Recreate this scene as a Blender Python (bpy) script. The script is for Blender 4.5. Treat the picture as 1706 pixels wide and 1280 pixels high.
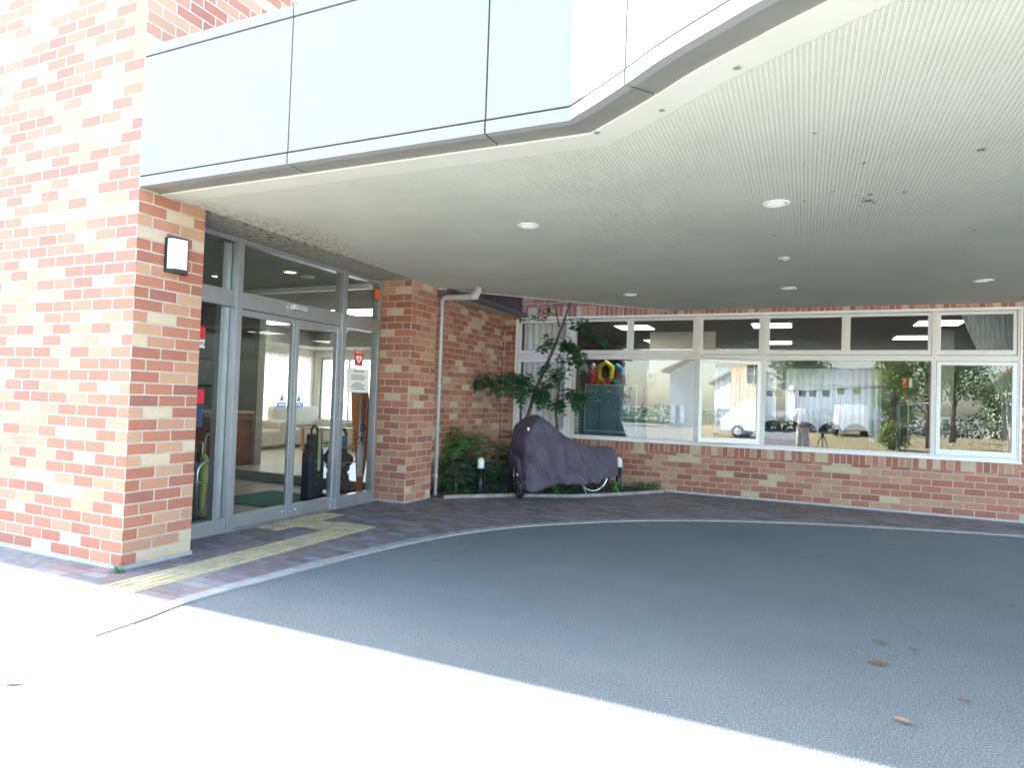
import bpy, bmesh, math, random
from mathutils import Vector, Matrix, noise
random.seed(7)
PI = math.pi
S = bpy.context.scene
COL = S.collection
R = math.radians
for o in list(bpy.data.objects): bpy.data.objects.remove(o)

# ---------------------------------------------------------------- camera
F_PX, YAW, PITCH, ROLL, CAMH = 1081.3, -0.4236, 0.0243, 0.0342, 1.4
fw = Vector((math.sin(YAW)*math.cos(PITCH), math.cos(YAW)*math.cos(PITCH), math.sin(PITCH)))
r0 = Vector((math.cos(YAW), -math.sin(YAW), 0)); u0 = r0.cross(fw)
rt = r0*math.cos(ROLL)+u0*math.sin(ROLL); up = -r0*math.sin(ROLL)+u0*math.cos(ROLL)
cd = bpy.data.cameras.new('camera'); cam = bpy.data.objects.new('camera', cd); COL.objects.link(cam)
cd.sensor_width = 36; cd.sensor_fit = 'HORIZONTAL'; cd.lens = F_PX/1706*36
cd.clip_start = 0.05; cd.clip_end = 2000
M3 = Matrix((rt, up, -fw)).transposed()
cam.matrix_world = Matrix.Translation((0, 0, CAMH)) @ M3.to_4x4()
S.camera = cam
def at(px, py, Y):                       # point at depth Y seen at a photo pixel
    d = fw + rt*(px-853)/F_PX - up*(py-640)/F_PX
    t = Y/d.y
    return Vector((d.x*t, Y, CAMH+d.z*t))

# ---------------------------------------------------------------- light
SUN = Vector((-1.05, 0.0675, 1)).normalized()
w = bpy.data.worlds.new('World'); S.world = w; w.use_nodes = True
nt = w.node_tree; bg = nt.nodes['Background']
sky = nt.nodes.new('ShaderNodeTexSky'); sky.sky_type = 'NISHITA'; sky.sun_disc = False
sky.sun_elevation = math.asin(SUN.z); sky.sun_rotation = math.atan2(SUN.x, SUN.y) % (2*PI)
sky.dust_density = 1.5
nt.links.new(sky.outputs[0], bg.inputs[0]); bg.inputs[1].default_value = 0.15
sd = bpy.data.lights.new('sun', 'SUN'); sd.energy = 4.5; sd.angle = R(0.7); sd.color = (1, 0.95, 0.88)
so = bpy.data.objects.new('sun', sd); COL.objects.link(so)
so.rotation_euler = (-SUN).to_track_quat('-Z', 'Y').to_euler(); so.location = (-10, 2, 25)
S.view_settings.view_transform = 'Standard'; S.view_settings.look = 'None'
S.view_settings.exposure = 3.38; S.view_settings.gamma = 1
S.cycles.max_bounces = 10; S.cycles.diffuse_bounces = 5; S.cycles.glossy_bounces = 5
S.cycles.transparent_max_bounces = 24; S.cycles.caustics_reflective = False; S.cycles.caustics_refractive = False
S.cycles.sample_clamp_indirect = 8

# ---------------------------------------------------------------- materials
class NT:
    def __init__(s, name):
        s.m = bpy.data.materials.new(name); s.m.use_nodes = True
        s.t = s.m.node_tree; s.b = s.t.nodes['Principled BSDF']; s.out = s.t.nodes['Material Output']
    def n(s, typ, **kw):
        q = s.t.nodes.new('ShaderNode'+typ)
        for k, v in kw.items():
            if k.startswith('i_'):
                key = k[2:]; key = int(key) if key.isdigit() else key.replace('_', ' ')
                if isinstance(v, bpy.types.NodeSocket): s.t.links.new(v, q.inputs[key])
                else: q.inputs[key].default_value = v
            else: setattr(q, k, v)
        return q
    def l(s, a, b): s.t.links.new(a, b)
    def pos(s): return s.n('NewGeometry').outputs['Position']
    def math(s, op, a, b=None, c=None):
        q = s.n('Math', operation=op)
        for i, v in enumerate((a, b, c)):
            if v is None: continue
            if isinstance(v, bpy.types.NodeSocket): s.l(v, q.inputs[i])
            else: q.inputs[i].default_value = v
        return q.outputs[0]
    def mix(s, f, a, b, blend='MIX'):
        q = s.n('Mix', data_type='RGBA', blend_type=blend)
        for i, v in ((0, f), (6, a), (7, b)):
            if isinstance(v, bpy.types.NodeSocket): s.l(v, q.inputs[i])
            else: q.inputs[i].default_value = v if i == 0 else (*v[:3], 1)
        return q.outputs[2]
    def noise(s, scale, detail=4, rough=.55, vec=None):
        q = s.n('TexNoise', i_Scale=scale, i_Detail=detail, i_Roughness=rough)
        s.l(vec if vec is not None else s.pos(), q.inputs['Vector']); return q.outputs[0]
    def ramp(s, fac, stops, interp='LINEAR'):
        q = s.n('ValToRGB'); cr = q.color_ramp; cr.interpolation = interp
        while len(cr.elements) < len(stops): cr.elements.new(0.5)
        for e, (p, c) in zip(cr.elements, stops):
            e.position = p; e.color = (*c, 1) if len(c) == 3 else c
        s.l(fac, q.inputs[0]); return q.outputs[0]
    def base(s, c):
        if isinstance(c, bpy.types.NodeSocket): s.l(c, s.b.inputs['Base Color'])
        else: s.b.inputs['Base Color'].default_value = (*c, 1)
    def set(s, **k):
        for a, v in k.items():
            key = {'rough': 'Roughness', 'metal': 'Metallic', 'spec': 'Specular IOR Level', 'coat': 'Coat Weight'}[a]
            if isinstance(v, bpy.types.NodeSocket): s.l(v, s.b.inputs[key])
            else: s.b.inputs[key].default_value = v
    def bump(s, h, strength=.3, dist=.01):
        q = s.n('Bump', i_Strength=strength, i_Distance=dist, i_Height=h); s.l(q.outputs[0], s.b.inputs['Normal'])

def g3(v): return (v, v, v)
def simple(name, c, rough=.5, metal=0, var=.12, nscale=6, spec=.5, bump=0):
    n = NT(name)
    lo = tuple(x*(1-var) for x in c); hi = tuple(min(1, x*(1+var)) for x in c)
    f = n.noise(nscale, 5)
    n.base(n.ramp(f, [(.3, lo), (.7, hi)])); n.set(rough=rough, metal=metal, spec=spec)
    if bump: n.bump(n.noise(nscale*12, 3), bump, .004)
    return n.m

def brick_material(name, bw, rh, mortar, u0x, u0y, z0=0.0, offset=.5, palette=None, mort=(.46, .40, .33), rough=.75):
    n = NT(name)
    sp = n.n('SeparateXYZ'); n.l(n.pos(), sp.inputs[0])
    sn = n.n('SeparateXYZ'); n.l(n.n('NewGeometry').outputs['True Normal'], sn.inputs[0])
    ax = n.math('GREATER_THAN', n.math('ABSOLUTE', sn.outputs[0]), .7)
    ux = n.math('SUBTRACT', sp.outputs[0], u0x); uy = n.math('SUBTRACT', sp.outputs[1], u0y)
    u = n.math('ADD', n.math('MULTIPLY', ux, n.math('SUBTRACT', 1, ax)), n.math('MULTIPLY', uy, ax))
    u = n.math('ADD', u, n.math('MULTIPLY', ax, bw*40))
    # tiny wobble so courses are laid by hand
    wob = n.math('MULTIPLY', n.math('SUBTRACT', n.noise(5, 2), .5), .004)
    z = n.math('ADD', n.math('SUBTRACT', sp.outputs[2], z0), wob)
    cv = n.n('CombineXYZ'); n.l(n.math('ADD', u, wob), cv.inputs[0]); n.l(z, cv.inputs[1])
    br = n.n('TexBrick', offset=offset, offset_frequency=2, squash=1)
    br.inputs['Color1'].default_value = (0, 0, 0, 1); br.inputs['Color2'].default_value = (1, 1, 1, 1)
    br.inputs['Mortar'].default_value = (.5, .5, .5, 1)
    br.inputs['Scale'].default_value = 1; br.inputs['Mortar Size'].default_value = mortar
    br.inputs['Mortar Smooth'].default_value = .15; br.inputs['Brick Width'].default_value = bw
    br.inputs['Row Height'].default_value = rh; br.inputs['Bias'].default_value = 0
    n.l(cv.outputs[0], br.inputs['Vector'])
    col = n.ramp(br.outputs['Color'], palette, 'CONSTANT')
    # per brick fine variation
    col = n.mix(n.math('MULTIPLY', n.noise(9, 3), .35), col, (.31, .19, .14))
    col = n.mix(n.ramp(n.noise(160, 3, .7), [(.55, g3(0)), (.75, g3(.35))]), col, (.62, .42, .3))
    col = n.mix(n.ramp(n.noise(90, 3, .7), [(.3, g3(.35)), (.42, g3(0))]), col, (.16, .07, .05))
    mc = n.ramp(n.noise(14, 4), [(.3, tuple(x*.85 for x in mort)), (.7, tuple(x*1.1 for x in mort))])
    n.base(n.mix(br.outputs['Fac'], col, mc)); n.set(rough=rough, spec=.35)
    h = n.math('ADD', n.math('MULTIPLY', n.math('SUBTRACT', 1, br.outputs['Fac']), 1), n.math('MULTIPLY', n.noise(120, 3), .18))
    n.bump(h, .7, .006)
    return n.m

BR = [(0, (.40, .150, .088)), (.22, (.335, .115, .070)), (.40, (.45, .215, .128)), (.50, (.275, .10, .070)),
      (.57, (.48, .285, .165)), (.73, (.44, .235, .138)), (.80, (.365, .125, .075)), (.90, (.55, .465, .315))]
XA, YA, ZF, ZS, YB = -4.695, 3.318, 2.94, 2.93, 3.927
XD, YP, XP, YP2, YW, XC = -5.18, 7.14, -4.70, 7.784, 10.61, -5.0
RH = 2.90/31
M = {}
M['brick'] = brick_material('brick_tile', .248, RH, .007, XA, YA, .03, palette=BR)
M['soldier'] = brick_material('soldier_brick_tile', .082, .80, .008, -5.0, YA, .3, 0, palette=BR)

n = NT('asphalt_drive')  # pale and dark aggregate
c = n.mix(.5, n.ramp(n.noise(120, 2, .85), [(.42, (.030, .040, .044)), (.5, (.090, .106, .100)), (.58, (.39, .42, .40))]), n.ramp(n.noise(300, 2, .8), [(.42, (.030, .040, .044)), (.5, (.090, .106, .100)), (.58, (.36, .385, .37))]))
c = n.mix(n.ramp(n.noise(.9, 5, .6), [(.35, g3(0)), (.75, g3(.35))]), c, (.066, .08, .078))
c = n.mix(n.ramp(n.noise(4.2, 4, .6), [(.5, g3(0)), (.8, g3(.25))]), c, (.15, .155, .16))
vo = n.n('TexVoronoi', i_Scale=60.0); n.l(n.pos(), vo.inputs['Vector'])
sp = n.ramp(vo.outputs['Distance'], [(.0, g3(1)), (.13, g3(0))])
rnd = n.n('SeparateColor'); n.l(vo.outputs['Color'], rnd.inputs[0])
c = n.mix(n.math('MULTIPLY', n.math('MULTIPLY', sp, 1.0), n.math('GREATER_THAN', rnd.outputs[0], .55)), c, (.6, .64, .66))
n.base(c); n.set(rough=.78, spec=.5)
n.bump(n.math('ADD', n.noise(220, 2, .7), n.math('MULTIPLY', n.noise(60, 2), .6)), .9, .006); M['asphalt'] = n.m

n = NT('ground_concrete'); c = n.ramp(n.noise(2, 6), [(.3, (.31, .31, .30)), (.7, (.38, .375, .355))])
n.base(c); n.set(rough=.85); n.bump(n.noise(90, 3), .3, .004); M['ground'] = n.m
n = NT('forecourt_concrete'); c = n.ramp(n.noise(2, 6), [(.3, (.20, .21, .205)), (.7, (.25, .255, .25))])
n.base(c); n.set(rough=.85); n.bump(n.noise(90, 3), .3, .004); M['forecourt'] = n.m

n = NT('paving_blocks')
sp = n.n('SeparateXYZ'); n.l(n.pos(), sp.inputs[0]); cv = n.n('CombineXYZ')
n.l(n.math('ADD', sp.outputs[0], 20.03), cv.inputs[0]); n.l(sp.outputs[1], cv.inputs[1])
br = n.n('TexBrick', offset=.5); br.inputs['Color1'].default_value = (0, 0, 0, 1); br.inputs['Color2'].default_value = (1, 1, 1, 1)
br.inputs['Scale'].default_value = 1; br.inputs['Mortar Size'].default_value = .0022; br.inputs['Brick Width'].default_value = .2
br.inputs['Row Height'].default_value = .1; br.inputs['Mortar Smooth'].default_value = .2; n.l(cv.outputs[0], br.inputs['Vector'])
col = n.ramp(br.outputs['Color'], [(0, (.19, .15, .135)), (.2, (.25, .175, .15)), (.38, (.17, .175, .18)), (.52, (.29, .21, .18)), (.66, (.23, .235, .24)), (.8, (.12, .115, .115)), (.9, (.29, .27, .25))], 'CONSTANT')
col = n.mix(n.math('MULTIPLY', n.noise(30, 5, .7), .5), col, (.17, .15, .15))
col = n.mix(n.ramp(n.noise(2.2, 4), [(.45, g3(0)), (.75, g3(.4))]), col, (.18, .16, .15))
n.base(n.mix(br.outputs['Fac'], col, (.05, .045, .042))); n.set(rough=.8, spec=.4)
n.bump(n.math('ADD', n.math('SUBTRACT', 1, br.outputs['Fac']), n.math('MULTIPLY', n.noise(150, 3), .3)), .6, .005); M['paving'] = n.m

n = NT('soffit_board')
base = n.ramp(n.noise(1.3, 5), [(.3, (.52, .525, .465)), (.7, (.58, .585, .52))])
sp = n.n('SeparateXYZ'); n.l(n.pos(), sp.inputs[0])
# damp stains by the doors: dark streaks, drawn out along the boards
cv = n.n('CombineXYZ'); n.l(n.math('MULTIPLY', sp.outputs[0], 2.2), cv.inputs[0]); n.l(n.math('MULTIPLY', sp.outputs[1], .9), cv.inputs[1])
st = n.noise(13, 3, .6, cv.outputs[0])
msk = n.ramp(n.math('ADD', n.math('ABSOLUTE', n.math('SUBTRACT', sp.outputs[0], -4.72)), n.math('MULTIPLY', n.math('ABSOLUTE', n.math('SUBTRACT', sp.outputs[1], 4.9)), .33)), [(.15, g3(1)), (.75, g3(0))])
stm = n.n('Mix', data_type='RGBA', blend_type='MULTIPLY'); stm.inputs[0].default_value = 1
n.l(n.ramp(st, [(.50, g3(0)), (.59, g3(1))]), stm.inputs[6]); n.l(msk, stm.inputs[7])
c = n.mix(stm.outputs[2], base, (.20, .165, .13))
c = n.mix(n.math('MULTIPLY', msk, .18), c, (.55, .48, .36))
# scattered specks of dirt
vo = n.n('TexVoronoi', i_Scale=1.55); n.l(n.pos(), vo.inputs['Vector'])
c = n.mix(n.ramp(vo.outputs['Distance'], [(.0, g3(.75)), (.024, g3(0))]), c, (.22, .15, .12))
for (sx, sy, sr) in ((.387, 5.30, .04), (.394, 5.15, .022), (.36, 5.23, .016), (.43, 5.36, .02), (.30, 5.14, .014), (-.03, 5.166, .014), (-.306, 3.03, .022), (.023, 3.906, .013), (.306, 4.481, .016), (.602, 5.158, .02), (-.272, 6.117, .018), (.899, 4.465, .03), (-.706, 3.34, .02), (-1.103, 3.50, .022), (.15, 5.0, .012), (.35, 5.42, .013), (1.25, 6.4, .02)):
    dv = n.n('VectorMath', operation='DISTANCE'); n.l(n.pos(), dv.inputs[0]); dv.inputs[1].default_value = (sx, sy, 2.932)
    q = n.math('ADD', dv.outputs['Value'], n.math('MULTIPLY', n.math('SUBTRACT', n.noise(70, 2), .5), .03))
    c = n.mix(n.ramp(n.math('DIVIDE', q, sr*2), [(.25, g3(.8)), (.6, g3(0))]), c, (.13, .09, .075))
n.base(c); n.set(rough=.85, spec=.2); M['soffit'] = n.m

n = NT('fascia_panel_paint'); c = n.ramp(n.noise(.8, 3), [(.3, (.236, .240, .242)), (.7, (.252, .255, .256))])
n.base(c); n.set(rough=.75, spec=.12); M['fascia'] = n.m
M['joint'] = simple('joint_sealant', (.16, .17, .18), .7)
M['band'] = simple('soffit_edge_metal', (.23, .23, .205), .45, .2, .06)
M['alu'] = simple('brushed_aluminium', (.42, .44, .46), .38, .75, .05)
M['alu_white'] = simple('white_aluminium', (.80, .81, .80), .35, 0, .03)
M['cream_frame'] = simple('cream_window_frame', (.70, .68, .64), .4, 0, .03)
M['base_trim'] = simple('grey_base_trim', (.40, .41, .41), .5, .3)
M['kerb'] = simple('kerb_concrete', (.31, .31, .29), .85, 0, .2, 9, bump=.3)
M['curb_dark'] = simple('planter_edging', (.26, .25, .23), .9, 0, .3, 8, bump=.3)
M['soil'] = simple('soil', (.055, .045, .032), .95, 0, .5, 14, bump=.6)
M['white'] = simple('white_plastic', (.8, .8, .78), .4, 0, .03)
M['pipe'] = simple('pipe_plastic', (.44, .46, .47), .45, 0, .06)
M['black'] = simple('black_metal', (.018, .02, .024), .4, .2)
M['blackfab'] = simple('black_fabric', (.012, .014, .022), .6)
M['chrome'] = simple('chrome_tube', (.85, .86, .87), .3, 1, .02)
M['tactile'] = simple('tactile_yellow', (.46, .385, .225), .85, 0, .22, 7, bump=.2)
M['clad'] = simple('brown_metal_cladding', (.075, .055, .055), .5, .2)
M['gutter'] = simple('dark_gutter', (.09, .085, .09), .45, .2)
M['eave'] = simple('eave_board', (.50, .50, .44), .8)
M['wallcream'] = simple('cream_interior_wall', (.62, .58, .47), .9, 0, .04)
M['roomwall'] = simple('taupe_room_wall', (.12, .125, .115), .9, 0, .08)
M['walldark'] = simple('grey_green_interior_wall', (.30, .31, .27), .9, 0, .05)
M['ceil'] = simple('interior_ceiling_board', (.34, .34, .31), .9, 0, .06)
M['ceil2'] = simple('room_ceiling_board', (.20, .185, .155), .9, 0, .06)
M['tile'] = simple('tan_floor_tile', (.42, .36, .27), .5, 0, .08)
M['floor'] = simple('pale_wood_floor', (.55, .47, .36), .35, 0, .08)
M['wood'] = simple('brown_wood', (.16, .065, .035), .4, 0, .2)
M['lwood'] = simple('light_wood', (.5, .3, .16), .5, 0, .15)
M['sofa'] = simple('cream_upholstery', (.62, .57, .46), .85, 0, .06)
M['greenmat'] = simple('green_mat', (.02, .16, .10), .95, 0, .2, 60)
M['cabinet'] = simple('blue_grey_metal', (.09, .21, .26), .45, 0, .05)
M['steel'] = simple('pale_steel', (.55, .6, .6), .35, .5)
M['navy'] = simple('navy_plastic', (.02, .05, .12), .4)
M['teal'] = simple('blue_plastic', (.02, .28, .5), .4)
M['yellow'] = simple('yellow_plastic', (.65, .60, .03), .4)
M['red'] = simple('red_paint', (.62, .03, .05), .5, 0, .05)
M['orange'] = simple('orange_banner_cloth', (.62, .19, .06), .8, 0, .08)
M['orangep'] = simple('orange_plastic', (.65, .13, .02), .4)
M['paper'] = simple('white_paper', (.78, .78, .76), .8, 0, .02)
M['ink'] = simple('dark_ink', (.04, .04, .06), .7)
M['sblue'] = simple('sticker_blue', (.13, .25, .5), .5)
M['umb_y'] = simple('yellow_green_cloth', (.45, .47, .12), .7)
M['umb_b'] = simple('blue_grey_cloth', (.14, .18, .24), .7)
M['umb_k'] = simple('charcoal_cloth', (.03, .035, .04), .6)
M['rubber'] = simple('tyre_rubber', (.015, .015, .016), .8)
M['dgreen'] = simple('door_mat_green', (.03, .09, .07), .9)
M['van'] = simple('white_car_paint', (.75, .76, .77), .2, 0, .02)
M['carglass'] = simple('dark_car_glass', (.02, .03, .035), .08)
M['hblue'] = simple('pale_blue_house_wall', (.42, .50, .60), .8)
M['hbeige'] = simple('beige_house_wall', (.58, .49, .33), .85)
M['hwhite'] = simple('white_house_wall', (.65, .65, .62), .85)
M['roofg'] = simple('grey_roof_tile', (.13, .13, .14), .7, 0, .25, 3)
M['roofr'] = simple('red_brown_roof_tile', (.32, .13, .08), .7, 0, .25, 3)
M['skin'] = simple('skin', (.50, .30, .21), .6)
M['hair'] = simple('dark_hair', (.015, .012, .01), .6)
M['trousers'] = simple('dark_trousers', (.03, .03, .04), .8)
M['shirt'] = simple('white_shirt', (.75, .75, .76), .8)
M['deadleaf'] = simple('dead_leaf', (.20, .09, .035), .8, 0, .3, 30)
M['deadleaf2'] = simple('pale_dead_leaf', (.30, .18, .09), .8, 0, .3, 30)
M['bark'] = simple('grey_brown_bark', (.13, .095, .07), .95, 0, .35, 20, bump=.6)

def leafmat(name, c1, c2, tr=.25):
    n = NT(name)
    oi = n.noise(7, 3, .7)
    col = n.ramp(oi, [(.3, c1), (.68, c2)])
    n.base(col); n.set(rough=.5, spec=.35)
    t = n.n('BsdfTranslucent'); n.l(col, t.inputs[0])
    mx = n.n('MixShader'); mx.inputs[0].default_value = tr
    n.l(n.b.outputs[0], mx.inputs[1]); n.l(t.outputs[0], mx.inputs[2]); n.l(mx.outputs[0], n.out.inputs[0])
    return n.m
M['leaf'] = leafmat('tree_leaf', (.035, .12, .06), (.075, .20, .085))
M['fern'] = leafmat('bright_shrub_leaf', (.09, .38, .07), (.2, .55, .12), .4)
M['cover_leaf'] = leafmat('ground_plant_leaf', (.03, .11, .055), (.06, .19, .08))
M['hedge'] = leafmat('hedge_leaf', (.05, .14, .04), (.14, .26, .08))
M['bamboo'] = leafmat('yellow_green_leaf', (.14, .24, .05), (.36, .42, .12))

def glass(name, tint=(1, 1, 1), ior=1.62):
    n = NT(name); n.t.nodes.remove(n.b)
    tr = n.n('BsdfTransparent'); tr.inputs[0].default_value = (*tint, 1)
    gl = n.n('BsdfGlossy', i_Roughness=.0)
    bf = n.n('NewGeometry').outputs['Backfacing']
    io = n.math('ADD', n.math('MULTIPLY', bf, 1/ior-ior), ior)      # same mirror from both sides of the pane
    fr = n.n('Fresnel', i_IOR=io)
    nb = n.n('Bump', i_Strength=.06, i_Distance=.01, i_Height=n.noise(1.6, 2)); n.l(nb.outputs[0], gl.inputs['Normal'])
    mx = n.n('MixShader'); n.l(fr.outputs[0], mx.inputs[0]); n.l(tr.outputs[0], mx.inputs[1]); n.l(gl.outputs[0], mx.inputs[2])
    n.l(mx.outputs[0], n.out.inputs[0]); return n.m
M['glass'] = glass('window_glass', (.95, .97, .965), 1.66)
M['doorglass'] = glass('door_glass', (.95, .975, .97), 1.5)

n = NT('lace_curtain'); wv = n.n('TexWave', i_Scale=5.5, i_Distortion=1.5, bands_direction='X'); n.l(n.pos(), wv.inputs[0])
n.base(n.ramp(wv.outputs[1], [(0, (.62, .64, .63)), (1, (.8, .8, .78))])); n.set(rough=.9)
t = n.n('BsdfTranslucent'); t.inputs[0].default_value = (.8, .82, .8, 1)
mx = n.n('MixShader'); mx.inputs[0].default_value = .5; n.l(n.b.outputs[0], mx.inputs[1]); n.l(t.outputs[0], mx.inputs[2]); n.l(mx.outputs[0], n.out.inputs[0]); M['lace'] = n.m

n = NT('room_curtain_cloth'); wv = n.n('TexWave', i_Scale=5.5, i_Distortion=1.5, bands_direction='X'); n.l(n.pos(), wv.inputs[0])
n.base(n.ramp(wv.outputs[1], [(0, (.55, .58, .57)), (1, (.78, .79, .77))])); n.set(rough=.9)
t = n.n('BsdfTranslucent'); t.inputs[0].default_value = (.42, .46, .46, 1)
mx = n.n('MixShader'); mx.inputs[0].default_value = .35; n.l(n.b.outputs[0], mx.inputs[1]); n.l(t.outputs[0], mx.inputs[2]); n.l(mx.outputs[0], n.out.inputs[0]); M['rcurt'] = n.m
M['brightcurt'] = simple('white_curtain_cloth', (.86, .89, .89), .9, 0, .04)
n = NT('bicycle_cover_cloth'); c = n.ramp(n.noise(4, 5, .6), [(.3, (.056, .043, .070)), (.7, (.104, .082, .120))])
n.base(c); n.set(rough=.55, spec=.45); n.bump(n.math('ADD', n.noise(7, 4, .6), n.math('MULTIPLY', n.ramp(n.noise(22, 4, .6), [(.42, g3(0)), (.5, g3(1)), (.58, g3(0))]), .12)), .8, .035); M['bcover'] = n.m

n = NT('dry_grass_field'); c = n.ramp(n.noise(3, 8, .7), [(.25, (.26, .24, .10)), (.5, (.46, .39, .22)), (.75, (.58, .50, .32))])
n.base(c); n.set(rough=.95); n.bump(n.noise(40, 5, .7), 1, .05); M['field'] = n.m

def emis(name, c, s):
    n = NT(name); n.base(g3(.8)); n.b.inputs['Emission Color'].default_value = (*c, 1); n.b.inputs['Emission Strength'].default_value = s
    return n.m
M['panel'] = emis('ceiling_light_diffuser', (1, 1, .94), 1.0)
M['warm'] = emis('warm_downlight_lens', (1, .82, .55), .5)
M['lamp'] = emis('lamp_opal', (1, 1, 1), .03)

# ---------------------------------------------------------------- mesh helpers
WO = {}
class MB:
    def __init__(s): s.v = []; s.f = []; s.sm = []
    def add(s, vs, fs, smooth=False):
        b = len(s.v); s.v += [Vector(v) for v in vs]
        for f in fs: s.f.append([b+i for i in f]); s.sm.append(smooth)
        return s
    def box(s, x0, x1, y0, y1, z0, z1):
        return s.add([(x0, y0, z0), (x1, y0, z0), (x1, y1, z0), (x0, y1, z0), (x0, y0, z1), (x1, y0, z1), (x1, y1, z1), (x0, y1, z1)],
                     [(0, 3, 2, 1), (4, 5, 6, 7), (0, 1, 5, 4), (1, 2, 6, 5), (2, 3, 7, 6), (3, 0, 4, 7)])
    def mbox(s, m, sx, sy, sz):
        b = MB().box(-sx/2, sx/2, -sy/2, sy/2, -sz/2, sz/2); return s.add([m @ v for v in b.v], b.f)
    def prism(s, poly, z0, z1):
        n = len(poly); vs = [(p[0], p[1], z0) for p in poly]+[(p[0], p[1], z1) for p in poly]
        return s.add(vs, [list(range(n))[::-1], list(range(n, 2*n))]+[(i, (i+1) % n, n+(i+1) % n, n+i) for i in range(n)])
    def rings(s, rings, close=True, caps=True, smooth=True):
        n = len(rings[0]); vs = [v for r in rings for v in r]; fs = []
        for i in range(len(rings)-1):
            for j in range(n if close else n-1):
                a = i*n+j; b = i*n+(j+1) % n; fs.append((a, b, b+n, a+n))
        if caps and close: fs.append(list(range(n))[::-1]); fs.append([(len(rings)-1)*n+j for j in range(n)])
        return s.add(vs, fs, smooth)
    def tube(s, pts, r, n=8, caps=True, closed=False):
        pts = [Vector(p) for p in pts]; k = len(pts); rr = r if isinstance(r, (list, tuple)) else [r]*k
        rings = []; prev = None
        for i, p in enumerate(pts):
            if closed: t = (pts[(i+1) % k]-pts[i-1]).normalized()
            else: t = (pts[min(i+1, k-1)]-pts[max(i-1, 0)]).normalized()
            if prev is None:
                a = Vector((0, 0, 1)) if abs(t.z) < .9 else Vector((1, 0, 0)); u = t.cross(a).normalized()
            else: u = (prev-t*prev.dot(t)).normalized()
            prev = u; v = t.cross(u)
            rings.append([p+(u*math.cos(2*PI*j/n)+v*math.sin(2*PI*j/n))*rr[i] for j in range(n)])
        if closed: rings.append(rings[0]); return s.rings(rings, True, False)
        return s.rings(rings, True, caps)
    def lathe(s, c, prof, n=20, caps=True):
        c = Vector(c)
        return s.rings([[c+Vector((math.cos(2*PI*j/n)*r, math.sin(2*PI*j/n)*r, z)) for j in range(n)] for r, z in prof], True, caps)
    def quad(s, a, b, c, d): return s.add([a, b, c, d], [(0, 1, 2, 3)])
    def build(s, name, mat, parent=None, bevel=0, off=None):
        o3 = Vector((0, 0, 0))
        if parent is not None: o3 = WO[parent.name]
        elif off is not None: o3 = Vector(off)
        me = bpy.data.meshes.new(name); me.from_pydata([v-o3 for v in s.v], [], s.f)
        me.polygons.foreach_set('use_smooth', s.sm); me.validate()
        bm = bmesh.new(); bm.from_mesh(me); bmesh.ops.recalc_face_normals(bm, faces=bm.faces)
        if bevel: bmesh.ops.bevel(bm, geom=list(bm.edges), offset=bevel, segments=2, affect='EDGES', profile=.5, clamp_overlap=True)
        bm.to_mesh(me); bm.free()
        me.materials.append(mat)
        o = bpy.data.objects.new(name, me); COL.objects.link(o); WO[o.name] = o3
        if parent is not None: o.parent = parent
        elif off is not None: o.location = o3
        return o
def tag(o, label=None, cat=None, group=None, kind=None):
    if label: o['label'] = label
    if cat: o['category'] = cat
    if group: o['group'] = group
    if kind: o['kind'] = kind
    return o
def thing(name, label, cat, loc=(0, 0, 0), group=None):
    o = bpy.data.objects.new(name, None); COL.objects.link(o); o.location = loc; o.empty_display_size = .1
    WO[o.name] = Vector(loc); return tag(o, label, cat, group)
def struct(name, mb, mat, kind='structure'): return tag(mb.build(name, mat), kind=kind)
KIDS = {}
def copy_tree(o, loc=None, rz=None, parent=None, label=None):
    c = o.copy(); COL.objects.link(c)
    if parent is not None: c.parent = parent
    if loc is not None: c.location = loc
    if rz is not None: c.rotation_euler = (0, 0, rz)
    if label: c['label'] = label
    for k in [k for k in bpy.data.objects if k.parent == o]: copy_tree(k, parent=c)
    return c
def text(body, size, m, name, mat, parent, depth=.002, align='CENTER'):
    cu = bpy.data.curves.new(name, 'FONT'); cu.body = body; cu.size = size; cu.extrude = depth; cu.align_x = align; cu.align_y = 'CENTER'; cu.resolution_u = 3
    t = bpy.data.objects.new(name, cu); COL.objects.link(t)
    dg = bpy.context.evaluated_depsgraph_get(); me = bpy.data.meshes.new_from_object(t.evaluated_get(dg))
    bpy.data.objects.remove(t); me.materials.clear(); me.materials.append(mat)
    o = bpy.data.objects.new(name, me); COL.objects.link(o)
    me.transform(m if parent is None else Matrix.Translation(-WO[parent.name]) @ m)
    if parent is not None: o.parent = parent; WO[o.name] = WO[parent.name]
    return o
def frame_x(x, y0, y1, z0, z1, w, d):      # rectangular frame in a plane x=const (depth d towards -x)
    b = MB(); b.box(x-d, x, y0, y0+w, z0, z1); b.box(x-d, x, y1-w, y1, z0, z1)
    b.box(x-d, x, y0+w, y1-w, z0, z0+w); b.box(x-d, x, y0+w, y1-w, z1-w, z1); return b
def frame_y(y, x0, x1, z0, z1, w, d, wb=None):
    wb = wb or w
    b = MB(); b.box(x0, x0+w, y, y+d, z0, z1); b.box(x1-w, x1, y, y+d, z0, z1)
    b.box(x0+w, x1-w, y, y+d, z0, z0+wb); b.box(x0+w, x1-w, y, y+d, z1-w, z1); return b

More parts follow.
